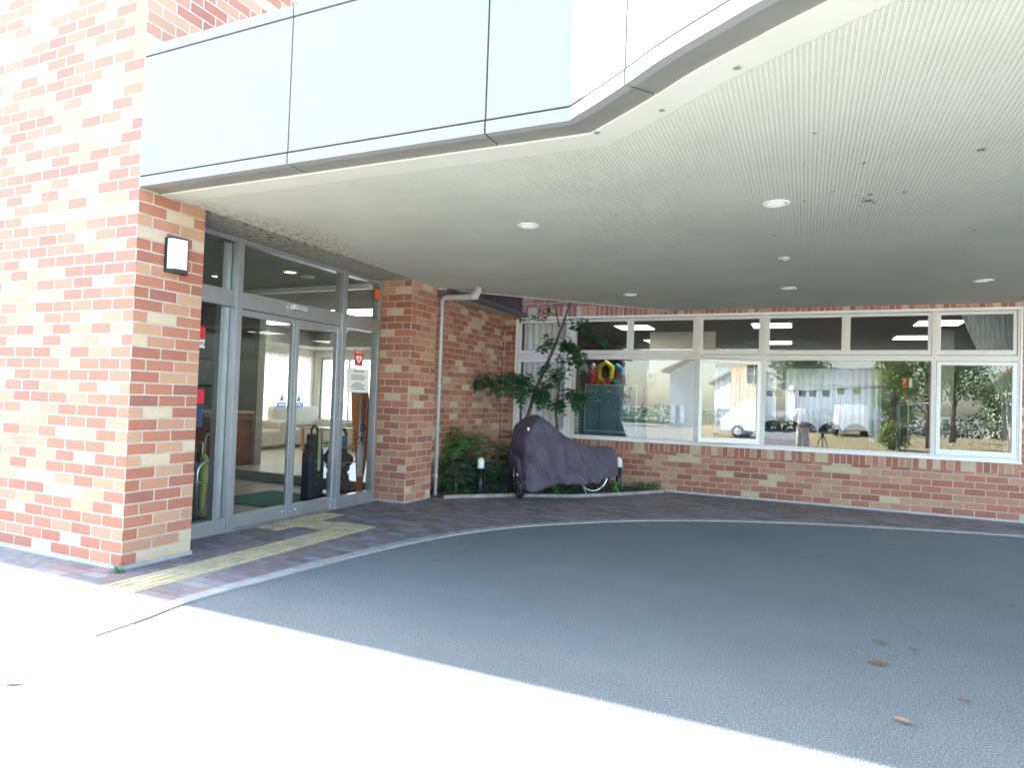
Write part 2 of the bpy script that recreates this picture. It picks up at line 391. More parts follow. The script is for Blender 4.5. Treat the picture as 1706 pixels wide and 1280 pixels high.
# ================================================================= GROUND
G = MB().quad((-400, -400, -.03), (400, -400, -.03), (400, 400, -.03), (-400, 400, -.03)); struct('ground', G, M['ground'])
KP = [(-3.80, -6), (-3.72, -3), (-3.67, 1.975), (-3.74, 3.03), (-3.69, 3.815), (-3.573, 4.764), (-3.42, 5.5), (-3.204, 6.11), (-2.86, 6.72), (-2.396, 7.27), (-1.95, 7.72), (-1.443, 8.113), (-.86, 8.46), (-.238, 8.757), (.43, 9.01), (1.101, 9.215), (2.402, 9.541), (4, 9.8), (9, 10.0)]
def spline(P, k=8):
    out = []
    for i in range(len(P)-1):
        p0, p1, p2, p3 = (Vector(P[max(i-1, 0)]), Vector(P[i]), Vector(P[i+1]), Vector(P[min(i+2, len(P)-1)]))
        for j in range(k):
            t = j/k; out.append(.5*((2*p1)+(-p0+p2)*t+(2*p0-5*p1+4*p2-p3)*t*t+(-p0+3*p1-3*p2+p3)*t**3))
    out.append(Vector(P[-1])); return out
def offset(P, d):                         # to the right of travel
    out = []
    for i, p in enumerate(P):
        a = (P[i]-P[i-1]).normalized() if i > 0 else (P[1]-P[0]).normalized()
        b = (P[i+1]-P[i]).normalized() if i < len(P)-1 else a
        na, nb = Vector((a.y, -a.x)), Vector((b.y, -b.x)); m = (na+nb).normalized()
        out.append(p+m*d/max(.5, m.dot(na)))
    return out
KO = spline(KP, 6); KI = offset(KO, .11)
# asphalt drive: everything inside the kerb
a = MB()
for i in range(len(KI)-1):
    p, q = KI[i], KI[i+1]
    a.quad((p.x, p.y, 0), (p.x+0, -60 if i < 0 else p.y, 0), (q.x, q.y, 0), (q.x, q.y, 0)) if False else None
poly = [(p.x, p.y) for p in KI if p.y > 2.6 and p.x < 7]+[(7, 10.0), (7, 2.62), (-3.62, 2.62)]
a = MB(); a.add([(x, y, 0) for x, y in poly], [list(range(len(poly)))[::-1]]); struct('driveway', a, M['asphalt'])
a = MB().quad((-3.86, -12, .0015), (40, -12, .0015), (40, 2.617, .0015), (-3.86, 2.617, .0015)); struct('forecourt', a, M['forecourt'])  # pale apron added in place of asphalt to bounce sun onto wall and soffit
# paving between kerb and building
pv = MB(); pp = [(p.x, p.y, .004) for p in KO if p.y > .5]
poly = [(-4.9, .5, .004)]+pp[:]+[(9, 10.61, .004), (-2.05, 10.61, .004), (-2.05, 10.46, .004), (-2.47, 9.80, .004), (-3.07, 9.05, .004), (-3.77, 8.63, .004), (-4.27, 8.13, .004), (-4.52, 7.84, .004), (-5.3, 7.84, .004), (-5.3, 3.0, .004), (-4.9, 3.0, .004)]
pv.add(poly, [list(range(len(poly)))]); struct('pavement', pv, M['paving'])
a = MB(); a.quad((-14, -6, .002), (-4.9, -6, .002), (-4.9, 3.4, .002), (-14, 3.4, .002)); struct('side_pavement', a, simple('old_asphalt_strip', (.17, .17, .165), .9, 0, .3, 10, bump=.4))
a = MB(); a.quad((-4.9, -6, .0035), (-3.7, -6, .0035), (-3.7, .52, .0035), (-4.9, .52, .0035)); struct('front_pavement', a, M['ground'])
# kerb blocks, 0.6 m each
kb = MB(); L = 0; seg = [0]
blocks = []; cur = [0]
for i in range(1, len(KO)):
    L += (KO[i]-KO[i-1]).length; cur.append(i)
    if L > .78: blocks.append(cur); cur = [i]; L = 0
blocks.append(cur)
for b in [q for q in blocks if KO[q[0]].y > 2.3]:
    o_ = [KO[i] for i in b]; i_ = [KI[i] for i in b]
    if len(b) < 2: continue
    o_ = [o_[0]+(o_[1]-o_[0]).normalized()*.004]+o_[1:-1]+[o_[-1]-(o_[-1]-o_[-2]).normalized()*.004]
    i_ = [i_[0]+(i_[1]-i_[0]).normalized()*.004]+i_[1:-1]+[i_[-1]-(i_[-1]-i_[-2]).normalized()*.004]
    kb.prism([(p.x, p.y) for p in o_]+[(p.x, p.y) for p in i_[::-1]], -.05, .012)
struct('kerb', kb, M['kerb'])
jb = MB()
for i in range(len(KO)-1):
    if KO[i].y < 2.3 and KO[i+1].y > -4: p, q = KO[i], KO[i+1]; jb.quad((p.x, p.y, .008), (p.x+.006, p.y, .008), (q.x+.006, q.y, .008), (q.x, q.y, .008))
struct('paving_joint', jb, M['base_trim'])
# tactile strips: base sheets with raised bars and dots
tb = MB()
def tac(x0, x1, y0, y1, kind):
    nx = max(1, round((x1-x0)/.3)); ny = max(1, round((y1-y0)/.3))
    for i in range(nx):
        for j in range(ny):
            a0, a1 = x0+(x1-x0)*i/nx+.0015, x0+(x1-x0)*(i+1)/nx-.0015
            b0, b1 = y0+(y1-y0)*j/ny+.0015, y0+(y1-y0)*(j+1)/ny-.0015
            tb.box(a0, a1, b0, b1, -.01, .009)
            if kind == 'y':
                for k in range(4):
                    c = a0+(a1-a0)*(k+.5)/4; tb.prism([(c-.014, b0+.008), (c+.014, b0+.008), (c+.014, b1-.008), (c-.014, b1-.008)], .009, .0135)
            elif kind == 'x':
                for k in range(4):
                    c = b0+(b1-b0)*(k+.5)/4; tb.prism([(a0+.008, c-.014), (a1-.008, c-.014), (a1-.008, c+.014), (a0+.008, c+.014)], .009, .0135)
            else:
                for k in range(5):
                    for q in range(5):
                        cx, cy = a0+(a1-a0)*(k+.5)/5, b0+(b1-b0)*(q+.5)/5
                        tb.add([(cx+math.cos(h*PI/3)*rr, cy+math.sin(h*PI/3)*rr, zz) for rr, zz in ((.013, .009), (.008, .0135)) for h in range(6)],
                               [(h, (h+1) % 6, 6+(h+1) % 6, 6+h) for h in range(6)]+[tuple(range(6, 12))])
tac(-4.43, -4.10, 1.4, 5.28, 'y'); tac(-4.62, -4.10, 5.285, 5.72, 'd')
tac(-4.80, -4.625, 5.30, 5.66, 'x'); tac(-5.09, -4.805, 5.02, 6.08, 'd')
struct('tactile_paving', tb, M['tactile'])
# planting bed soil
sb = MB(); bed = [(-5.0, 7.84), (-4.52, 7.84), (-4.27, 8.13), (-3.77, 8.63), (-3.07, 9.05), (-2.47, 9.80), (-2.05, 10.46), (-2.05, 10.61), (-5.0, 10.61)]
sb.prism(bed, -.05, .035); struct('planting_soil', sb, M['soil'])
eb = MB(); E_ = [Vector(p) for p in bed[1:8]]; E2 = offset(E_, .035)
for i in range(len(E_)-1):
    p, q, p2, q2 = E_[i], E_[i+1], E2[i], E2[i+1]
    eb.prism([(p2.x, p2.y), (q2.x, q2.y), (q.x, q.y), (p.x, p.y)], -.03, .05)
tag(eb.build('planter_edging', M['curb_dark']), 'low grey edging strip round the planting bed under the tree', 'edging')
# field and surroundings seen mirrored in the windows
a = MB(); a.add([(.2, -27, .008), (40, -27, .008), (40, -3.2, .008), (2.0, -3.2, .008), (.2, -5, .008)], [(0, 1, 2, 3, 4)]); struct('grass_field', a, M['field'])

# ================================================================= BUILDING
B = thing('brick_building', 'brick tiled building with glazed entrance and a row of white framed windows', 'building', (XA, YA, 0))
# tower: front wall, side wall under a roof that rises backwards
b = MB(); b.add([(-14, YA, .03), (XA, YA, .03), (XA, YA, 4.95), (-14, YA, 4.95), (-14, YA+.25, .03), (XA, YA+.25, .03), (XA, YA+.25, 4.95), (-14, YA+.25, 4.95)],
      [(0, 1, 2, 3), (4, 7, 6, 5), (0, 3, 7, 4), (1, 5, 6, 2), (3, 2, 6, 7), (0, 4, 5, 1)])
b.box(XD-.1, XA, YA+.25, YB, .03, 2.96)
b.add([(XA, YA+.25, 2.96), (XA, YP2, 2.96), (XA, YP2, 5.95), (XA, YA+.25, 5.0), (XA-.25, YA+.25, 2.96), (XA-.25, YP2, 2.96), (XA-.25, YP2, 5.95), (XA-.25, YA+.25, 5.0)],
      [(0, 1, 2, 3), (4, 7, 6, 5), (0, 3, 7, 4), (1, 5, 6, 2), (3, 2, 6, 7), (0, 4, 5, 1)])
wa = b.build('front_wall', M['brick'], B); wa['label'] = 'bright brick tile wall left of the entrance'
b = MB(); b.box(XD-.05, XP, YP, YP2, .03, 2.96); b.build('pillar', M['brick'], B)
b = MB(); b.box(XC-.2, XC, YP2, YW, .03, 2.90); b.build('side_wall', M['brick'], B)
b = MB()
WX0, WX1, WZ0, WZ1 = -4.71, 2.60, .80, 2.85
b.box(XC-.2, 9, YW, YW+.2, .03, WZ0-.165); b.box(XC-.2, WX0, YW, YW+.2, WZ0-.165, WZ1); b.box(WX1, 9, YW, YW+.2, WZ0-.165, WZ1)
b.box(WX0, WX1, YW, YW+.2, WZ0-.165, WZ0-.001) if False else None
b.box(XC-.2, 9, YW, YW+.2, WZ1+.2, 6.9); b.box(XC-.2, WX0, YW, YW+.2, WZ1, WZ1+.2); b.box(WX1, 9, YW, YW+.2, WZ1, WZ1+.2)  # wall above the canopy is unseen, extended to block sun on the paving
b.build('window_wall', M['brick'], B)
b = MB(); b.box(WX0, WX1, YW-.003, YW+.2, WZ0-.165, WZ0-.01); b.box(WX0, WX1, YW-.003, YW+.2, WZ1, WZ1+.2)
b.build('soldier_course', M['soldier'], B)
b = MB(); b.box(-14, XA+.012, YA-.012, YA-.0, 0, .034); b.box(XA, XA+.012, YA, YB+.012, 0, .034); b.box(XD, XP+.01, YP-.01, YP, 0, .034); b.box(XP, XP+.01, YP, YP2, 0, .034)
b.box(-2.3, 9, YW-.02, YW, 0, .036); b.build('base_trim', M['base_trim'], B)
# eave and gutter over the side wall
b = MB(); b.box(XC, -4.62, YP2+.01, YW, 2.905, 2.93); b.build('eave', M['eave'], B)
b = MB(); b.box(-4.62, -4.53, YP2+.12, YW-.01, 2.875, 2.945); b.build('gutter', M['gutter'], B)
b = MB()
y = YP2+.02
while y < YW-.03:
    b.box(-4.665, -4.632, y, y+.085, 2.955, 6.9); b.box(-4.675, -4.665, y+.085, y+.11, 2.955, 6.9); y += .11
b.box(XC-.2, -4.677, YP2+.01, YW-.01, 2.955, 6.9); b.build('cladding', M['clad'], B)  # unseen upper height is added to keep sun out of the planting notch
# roofs
b = MB(); b.box(-14, XC-.2, YA+.26, 13.6, 3.0, 3.15); b.box(-5.2, 9, YW+.2, 18.6, 3.0, 3.15)
b.box(-14, XA-.26, YA+.26, YP2, 3.15, 4.9)
b.build('roof', M['band'], B)
# back and side walls
b = MB()
HX, HY = -11.5, 13.1
# hall far wall (x=HX) with window opening y 8.6..12.9, z .7..2.3
def wall_x(b, x0, x1, y0, y1, z0, z1, holes):
    ys = y0
    for (a0, a1, c0, c1) in holes:
        b.box(x0, x1, ys, a0, z0, z1); b.box(x0, x1, a0, a1, z0, c0); b.box(x0, x1, a0, a1, c1, z1); ys = a1
    b.box(x0, x1, ys, y1, z0, z1)
def wall_y(b, y0, y1, x0, x1, z0, z1, holes):
    xs = x0
    for (a0, a1, c0, c1) in holes:
        b.box(xs, a0, y0, y1, z0, z1); b.box(a0, a1, y0, y1, z0, c0); b.box(a0, a1, y0, y1, c1, z1); xs = a1
    b.box(xs, x1, y0, y1, z0, z1)
wall_x(b, HX-.2, HX, YA+.25, HY+.2, 0, 3.0, [(8.9, 10.85, .7, 2.3), (11.0, 12.95, .7, 2.3)])
wall_y(b, HY, HY+.2, HX, XC-.4, 0, 3.0, [(-11.3, -9.6, .7, 2.3), (-9.4, -7.7, .7, 2.3), (-7.5, -5.6, .3, 2.3)])
b.build('rear_wall', M['wallcream'], B); b = MB()
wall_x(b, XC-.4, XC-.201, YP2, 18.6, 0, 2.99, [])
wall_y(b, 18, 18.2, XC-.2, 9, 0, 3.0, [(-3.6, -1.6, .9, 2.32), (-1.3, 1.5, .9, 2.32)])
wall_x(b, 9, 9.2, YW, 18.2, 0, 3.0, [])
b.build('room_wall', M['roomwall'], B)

# ---- entrance glazing (plane x = XD)
GZ = 2.925
e = MB()
FX0, FX1 = XD-.09, XD+.02
e.box(FX0, FX1+.025, 4.705, 4.779, .004, GZ)                              # first mullion
e.box(FX0, FX1+.025, 6.325, 6.40, .004, GZ); e.box(FX0-.02, FX1-.02, 6.40, 6.44, .004, GZ)
e.box(FX0, FX1, 7.085, 7.138, .004, GZ); e.box(FX0, FX1, YB+.003, YB+.05, .004, GZ)
e.box(FX0-.03, FX0+.05, 4.60, 4.70, .004, 2.86)                          # jamb behind
for (a0, a1) in ((YB+.05, 4.705), (4.779, 6.325), (6.44, 7.085)):
    e.box(FX0, FX1-.003, a0, a1, 2.875, GZ)                              # top rail
    e.box(FX0-.02, FX1+.006, a0, a1, 2.225, 2.39)                          # header
for (a0, a1) in ((YB+.05, 4.705), (6.44, 7.085)): e.box(FX0, FX1, a0, a1, .004, .14)
E0 = e.build('entrance_frame', M['alu'], B, bevel=.003)
def pane_x(x, y0, y1, z0, z1, parent, mat='doorglass'): return MB().box(x-.004, x+.004, y0, y1, z0, z1).build('pane', M[mat], parent)
for (a0, a1) in ((YB+.05, 4.705), (4.779, 6.325), (6.44, 7.085)): pane_x(XD-.03, a0, a1, 2.39, 2.875, E0)
for (a0, a1) in ((YB+.05, 4.705), (6.44, 7.085)): pane_x(XD-.03, a0, a1, .14, 2.225, E0)
def door(y0, y1, wl, wr):
    b = MB(); x0, x1 = XD-.055, XD-.012
    b.box(x0, x1, y0, y0+wl, .012, 2.222); b.box(x0, x1, y1-wr, y1, .012, 2.222)
    b.box(x0, x1, y0+wl, y1-wr, 2.155, 2.222); b.box(x0, x1, y0+wl, y1-wr, .012, .15)
    d = b.build('sliding_door', M['alu'], B, bevel=.003)
    pane_x(XD-.032, y0+wl, y1-wr, .15, 2.155, d)
    k = MB(); yy = y1-wr-.05 if wl < wr+.0001 and y0 < 5 else y0+wl+.05
    k.rings([[Vector((x1+dx, yy+math.cos(a*PI/6)*rr, .085+math.sin(a*PI/6)*rr)) for a in range(12)] for dx, rr in ((0, .016), (.008, .016), (.01, .008))])
    k.build('lock', M['chrome'], d); return d
door(4.782, 5.603, .022, .05); door(5.607, 6.322, .05, .022)
sn = MB().box(XD+.028, XD+.09, 5.45, 5.66, 2.305, 2.365); sn.build('door_sensor', M['steel'], B, bevel=.006)
b = MB(); b.box(XD-.1, XD+.05, YB+.01, YP-.01, -.01, .011); b.build('door_track', M['alu'], B)
b = MB(); b.box(XD-.02, XD+.03, 7.0, 7.075, 2.66, 2.8); b.build('alarm_light', M['orangep'], B, bevel=.01)

# ---- windows
DEP = .07
def pane_y(y, x0, x1, z0, z1, parent): return MB().box(x0, x1, y-.004, y+.004, z0, z1).build('pane', M['glass'], parent)
def window(x0, x1, split, lower, label=None):
    y = YW-.012
    b = MB(); f = .028
    b.box(x0, x0+f, y, y+DEP+.03, WZ0, WZ1); b.box(x1-f, x1, y, y+DEP+.03, WZ0, WZ1)
    b.box(x0+f, x1-f, y, y+DEP+.03, WZ0, WZ0+.045); b.box(x0+f, x1-f, y, y+DEP+.03, WZ1-.022, WZ1)
    b.box(x0+f, x1-f, y, y+DEP+.03, 2.135, 2.215)
    W = b.build('window', M['cream_frame'], B, bevel=.003)
    if label: W['label'] = label
    xs = [x0+f+.004]+([split] if split else [])+[x1-f-.004]
    for i in range(len(xs)-1):
        a0 = xs[i]+(.012 if i else 0); a1 = xs[i+1]-(.012 if i < len(xs)-2 else 0)
        s = frame_y(y+.012, a0, a1, 2.222, WZ1-.028, .045, .045, .07).build('transom_sash', M['cream_frame'], W, bevel=.003)
        pane_y(y+.035, a0+.045, a1-.045, 2.292, WZ1-.073, W)
    if split: MB().box(split-.012, split+.012, y+.008, y+.07, 2.216, WZ1-.023).build('mullion', M['cream_frame'], W)
    if lower == 'fixed': pane_y(y+.03, x0+f, x1-f, WZ0+.045, 2.135, W)
    elif lower == 'sash':
        a0, a1 = x0+f+.004, x1-f-.004
        frame_y(y-.006, a0, a1, WZ0+.048, 2.13, .05, .05, .075).build('sash', M['alu_white'], W, bevel=.003)
        pane_y(y+.02, a0+.05, a1-.05, WZ0+.123, 2.08, W)
    elif lower == 'open':
        a0, a1 = x0+f+.004, x1-f-.004; L = a1-a0; A = R(20)
        fb = frame_y(0, -L, 0, WZ0+.05, 2.125, .052, .04, .075); pb = MB().box(-L+.05, -.05, .016, .024, WZ0+.12, 2.075)
        m = Matrix.Translation((a1, y-.012, 0)) @ Matrix.Rotation(A, 4, 'Z')
        for q, nm, mt in ((fb, 'sash', 'alu_white'), (pb, 'pane', 'glass')):
            q.v = [m @ v for v in q.v]; q.build(nm, M[mt], W)
    return W
window(-4.71, -3.70, None, 'sash'); window(-3.70, -1.565, -2.66, 'fixed'); window(-1.565, -.577, None, 'open', 'window whose lower sash stands open')
window(-.577, 1.632, .536, 'fixed'); window(1.632, 2.60, None, 'sash')
for x in (-3.70, -1.565, -.577, 1.632): MB().box(x-.032, x+.032, YW-.006, YW+.1, WZ0+.001, WZ1-.001).build('window_mullion', M['cream_frame'], B)
b = MB(); b.box(WX0-.03, WX1+.03, YW-.035, YW-.012, WZ0-.022, WZ0+.012); b.box(WX0-.025, WX0-.0, YW-.02, YW, WZ0+.012, WZ1+.02); b.box(WX1, WX1+.025, YW-.02, YW, WZ0+.012, WZ1+.02)
b.box(WX0, WX1, YW-.024, YW-.0121, WZ1-.004, WZ1+.02); b.build('window_trim', M['alu_white'], B)
# hall and rear window frames
for (a0, a1) in ((8.9, 10.85), (11.0, 12.95)):
    frame_x(HX-.05, a0, a1, .7, 2.3, .05, .07).box(HX-.115, HX-.055, (a0+a1)/2-.03, (a0+a1)/2+.02, .75, 2.25).build('rear_window_frame', M['alu'], B)
for (a0, a1) in ((-11.3, -9.6), (-9.4, -7.7), (-7.5, -5.6)):
    frame_y(HY+.05, a0, a1, .7, 2.3, .05, .07).box((a0+a1)/2, (a0+a1)/2+.05, HY+.055, HY+.115, .75, 2.25).build('rear_window_frame', M['alu'], B)
for (a0, a1) in ((-3.6, -1.6), (-1.3, 1.5)):
    frame_y(18.05, a0, a1, .9, 2.32, .05, .07).box((a0+a1)/2, (a0+a1)/2+.05, 18.055, 18.115, .95, 2.27).build('rear_window_frame', M['alu'], B)

# ================================================================= CANOPY
CV = thing('entrance_canopy', 'white panelled canopy curving out over the drive with a ribbed soffit', 'canopy', (XA, YA, ZF))
FC = [(-1.207, 3.318), (-1.023, 3.184), (-.823, 3.03), (-.60, 2.85), (-.34, 2.675), (-.17, 2.565), (.3, 2.29), (.9, 2.0), (1.6, 1.76), (2.5, 1.6), (3.6, 1.55), (4.5, 1.57)]
FP = [Vector((XA, YA))]+spline(FC, 5)
def off_in(d): return offset(FP, -d)
P0, P1, P2 = FP, off_in(.19), off_in(.385)
def strip(pa, pb, z, b):
    for i in range(len(pa)-1): b.quad((pa[i].x, pa[i].y, z), (pa[i+1].x, pa[i+1].y, z), (pb[i+1].x, pb[i+1].y, z), (pb[i].x, pb[i].y, z))
# joints: (index in FP) panels start at these x
joints = [XA, -3.216, -1.723, -.823, .6, 2.2, 4.5]
def xy(x):
    for i in range(len(FP)-1):
        if FP[i].x <= x <= FP[i+1].x+1e-6:
            t = (x-FP[i].x)/(FP[i+1].x-FP[i].x); return FP[i].lerp(FP[i+1], t)
    return FP[-1].copy()
def run(x0, x1): return [xy(x0)]+[p.copy() for p in FP if x0+.002 < p.x < x1-.002]+[xy(x1)]
for j in range(len(joints)-1):
    g = .006
    pts = run(joints[j]+(g if j else 0), joints[j+1]-g)
    for nm, z0, z1, d in (('bottom_trim', 2.94, 3.012, .05), ('fascia_panel', 3.026, 3.945, .045), ('coping', 3.957, 4.03, .06)):
        o0 = offset(pts, .0 if nm == 'fascia_panel' else .004); inn = offset(pts, -d)
        MB().prism([(p.x, p.y) for p in o0]+[(p.x, p.y) for p in inn[::-1]], z0, z1).build(nm, M['fascia'], CV)
    p2 = run(joints[j]+(g if j else 0), joints[j+1]-g); b = MB()
    ia = offset(p2, -.045); ib = offset(p2, -.19)
    # mitre the inside strip with the whole outline so that panels meet
    MB().prism([(p.x, p.y) for p in ia]+[(p.x, p.y) for p in ib[::-1]], 2.941, 2.949).build('soffit_edge_band', M['band'], CV)
ob = off_in(.03)
YE = YW-.005
body = [(p.x, p.y) for p in ob]+[(4.5, YE), (-2.05, YE), (-4.60, 8.05), (-4.69, 7.79)]
body[0] = (XA+.004, body[0][1])
MB().prism(body, 2.952, 3.98).build('canopy_body', M['joint'], CV)
MB().prism([(XD-.1, YB+.004), (XA+.003, YB+.004), (XA+.003, YP-.004), (XD-.1, YP-.004)], 2.9345, 2.958).build('recess_lining', M['soffit'], CV)
b = MB(); pb_ = off_in(.375); strip(P1, pb_, 2.9300, b)
for i in range(len(P1)-1): p, q = P1[i], P1[i+1]; b.quad((p.x, p.y, 2.93), (q.x, q.y, 2.93), (q.x, q.y, 2.951), (p.x, p.y, 2.951))
b.build('soffit_border', M['soffit'], CV)
# ribbed soffit
ins = off_in(.375)
def yfront(x):
    for i in range(len(ins)-1):
        if ins[i].x <= x <= ins[i+1].x: return ins[i].y+(ins[i+1].y-ins[i].y)*(x-ins[i].x)/(ins[i+1].x-ins[i].x+1e-9)
    return ins[0].y if x < 0 else ins[-1].y
def yback(x):
    if x < -4.60: return 7.99
    if x < -2.05: return 8.05+(x+4.60)*(YE-8.05)/2.55
    return YE
b = MB(); x = XA+.012; pit = .024
while x < 4.45:
    y0, y1 = yfront(x+.01), min(yback(x), YE)-.03
    xa, xb = x, x+pit-.012
    b.add([(xa, y0, 2.930), (xb, y0, 2.930), (xb, y1, 2.930), (xa, y1, 2.930), (xa-.001, y0, 2.9335), (xb+.001, y0, 2.9335), (xb+.001, y1, 2.9335), (xa-.001, y1, 2.9335)],
          [(0, 3, 2, 1), (0, 1, 5, 4), (2, 3, 7, 6), (1, 2, 6, 5), (3, 0, 4, 7)])
    x += pit
x = XD-.05
while x < XA-.02:
    b.add([(x, YB+.01, 2.930), (x+pit-.007, YB+.01, 2.930), (x+pit-.007, YP-.01, 2.930), (x, YP-.01, 2.930)], [(0, 3, 2, 1)]); x += pit
b.build('ribbed_soffit', M['soffit'], CV)
b = MB(); gp = [(XA+.003, yfront(XA+.05)-.01)]+[(p.x, p.y-.0) for p in ins[1:]]+[(4.5, YE), (-2.05, YE), (-4.60, 8.05), (XA+.003, 7.79)]
b.add([(p[0], p[1], 2.9338) for p in gp], [list(range(len(gp)))]); b.build('soffit_backing', M['soffit'], CV)
b = MB(); e1 = [Vector((-4.69, 7.80)), Vector((-4.60, 8.05)), Vector((-2.05, YE))]; e2 = offset(e1, .03)
b.prism([(p.x, p.y) for p in e1]+[(p.x, p.y) for p in e2[::-1]], 2.926, 2.951); b.build('soffit_trim', M['alu_white'], CV)

# downlights in the soffit
def downlight(loc, r, label):
    t = thing('downlight', label, 'downlight', loc, 'round downlights in the ribbed soffit')
    MB().lathe(loc, [(r, 0), (r+.012, -.003), (r+.012, -.008), (r-.01, -.012), (r-.018, -.004)], 28, False).build('rim', M['white'], t)
    MB().lathe(loc, [(.001, -.010), (r*.5, -.0095), (r-.02, -.006)], 28).build('lens', M['lamp'], t); return t
DL = [((-2.229, 5.171), 'round downlight in the soffit in front of the sliding doors, left of the biggest one'), ((-.222, 5.15), 'largest looking round downlight, in the middle of the soffit'),
      ((-2.253, 8.921), 'small downlight in the soffit above the tree and bicycle'), ((-.209, 8.854), 'small downlight just beyond the smoke detector'), ((1.811, 8.807), 'small downlight over the rightmost window')]
for (x, y), lb in DL: downlight((x, y, 2.930), .085, lb)
dt = thing('smoke_detector', 'cream smoke detector between the large downlight and a small one', 'smoke detector', (-.218, 7.047, 2.93))
MB().lathe((-.218, 7.047, 2.93), [(.055, 0), (.055, -.018), (.048, -.026), (.02, -.028), (.018, -.04), (.001, -.042)]).build('detector_body', M['eave'], dt)
MB().lathe((-.218, 7.047, 2.888), [(.012, 0), (.012, -.006), (.001, -.007)], 10).build('sensor_tip', M['black'], dt)

# ================================================================= OUTDOOR THINGS
# wall lamp
y0, y1, z0, z1 = 3.555, 3.757, 2.33, 2.61
T = thing('wall_lamp', 'white wall lamp with black backplate on the brick corner', 'lamp', (XA, (y0+y1)/2, z0))
MB().prism([(XA, y0), (XA+.03, y0), (XA+.03, y1), (XA, y1)], z0, z1).build('backplate', M['black'], T, bevel=.003)
def lampcap(za, zb, nm): MB().prism([(XA+.03, y0+.004), (XA+.085, y0+.025), (XA+.115, (y0+y1)/2+.02), (XA+.03, y1-.004)], za, zb).build(nm, M['black'], T)
lampcap(z0, z0+.028, 'bottom_cap'); lampcap(z1-.012, z1, 'top_cap')
MB().prism([(XA+.031, y0+.006), (XA+.082, y0+.027), (XA+.112, (y0+y1)/2+.02), (XA+.031, y1-.008)], z0+.028, z1-.012).build('diffuser', M['white'], T)
# downpipe
T = thing('downpipe', 'white plastic downpipe running down the corner of the brick pillar', 'downpipe', (-4.66, 7.85, 0))
px, py = -4.66, 7.86
b = MB(); b.tube([(px, py, .03), (px, py, 2.68), (px, py, 2.72)], .025, 14); b.build('vertical_pipe', M['pipe'], T)
b = MB(); b.tube([(px, py, 2.70), (px, py, 2.755), (px+.02, py, 2.785), (px+.055, py, 2.795), (px+.5, py, 2.797), (px+.55, py, 2.80)], [.028, .03, .034, .040, .044, .044], 14); b.build('cross_pipe', M['pipe'], T)
b = MB(); b.tube([(px+.45, py, 2.797), (px+.49, py, 2.80), (px+.535, py, 2.825), (px+.56, py, 2.87), (px+.565, py, 2.925)], .049, 14); b.build('elbow', M['pipe'], T)
for z in (2.5, 1.55, .3):
    b = MB(); b.lathe((px, py, z), [(.026, 0), (.032, .002), (.032, .022), (.026, .024)], 14); b.box(px-.05, px-.03, py-.012, py+.012, z+.004, z+.02); b.build('bracket', M['steel'], T)
b = MB(); b.tube([(XC+.05, YW-.03, .1), (XC+.05, YW-.03, 2.6)], .006, 6); tag(b.build('wall_conduit', M['pipe'], off=None), 'thin pale conduit in the inner brick corner behind the plants', 'conduit')
# bollard lights
def bollard(x, y, label):
    T = thing('bollard_light', label, 'bollard light', (x, y, .03), 'bollard lights in the planting bed')
    MB().lathe((x, y, .03), [(.05, 0), (.05, .012), (.043, .014), (.043, .36), (.046, .362), (.046, .375)], 20).build('post', M['black'], T)
    MB().lathe((x, y, .03), [(.046, .376), (.05, .38), (.05, .47), (.046, .497), (.034, .515), (.016, .525), (.001, .527)], 20).build('dome', M['white'], T)
bollard(-4.20, 8.33, 'white topped black bollard light in the plants left of the bicycle')
bollard(-2.62, 9.98, 'white topped black bollard light behind the bicycle rear wheel')

# ---- covered bicycle
Fb = Vector((-3.62, 8.5, 0)); db = Vector((.566, .825, 0)).normalized(); nb_ = Vector((db.y, -db.x, 0))
T = thing('covered_bicycle', 'bicycle under a dark purple grey cover beside the tree', 'bicycle', tuple(Fb))
def bp(s, l, z): return Fb+db*s+nb_*l+Vector((0, 0, z))
prof = [  # s, top z, half width top, half width bottom, bottom z
    (-.13, .62, .13, .20, .18), (-.10, .90, .17, .27, .14), (-.03, 1.06, .21, .34, .14), (.07, 1.15, .21, .36, .16), (.16, 1.19, .19, .35, .19), (.24, 1.18, .17, .33, .21), (.38, 1.09, .16, .30, .22),
    (.55, .985, .11, .29, .215), (.70, .90, .09, .29, .21), (.85, .825, .09, .29, .205), (1.0, .77, .10, .29, .215), (1.15, .735, .12, .28, .225), (1.30, .725, .14, .27, .27), (1.45, .745, .14, .25, .29), (1.57, .73, .12, .22, .29), (1.63, .65, .08, .18, .30)]
def lerp(a, b, t): return a+(b-a)*t
rings = []; NS, NA = 64, 56
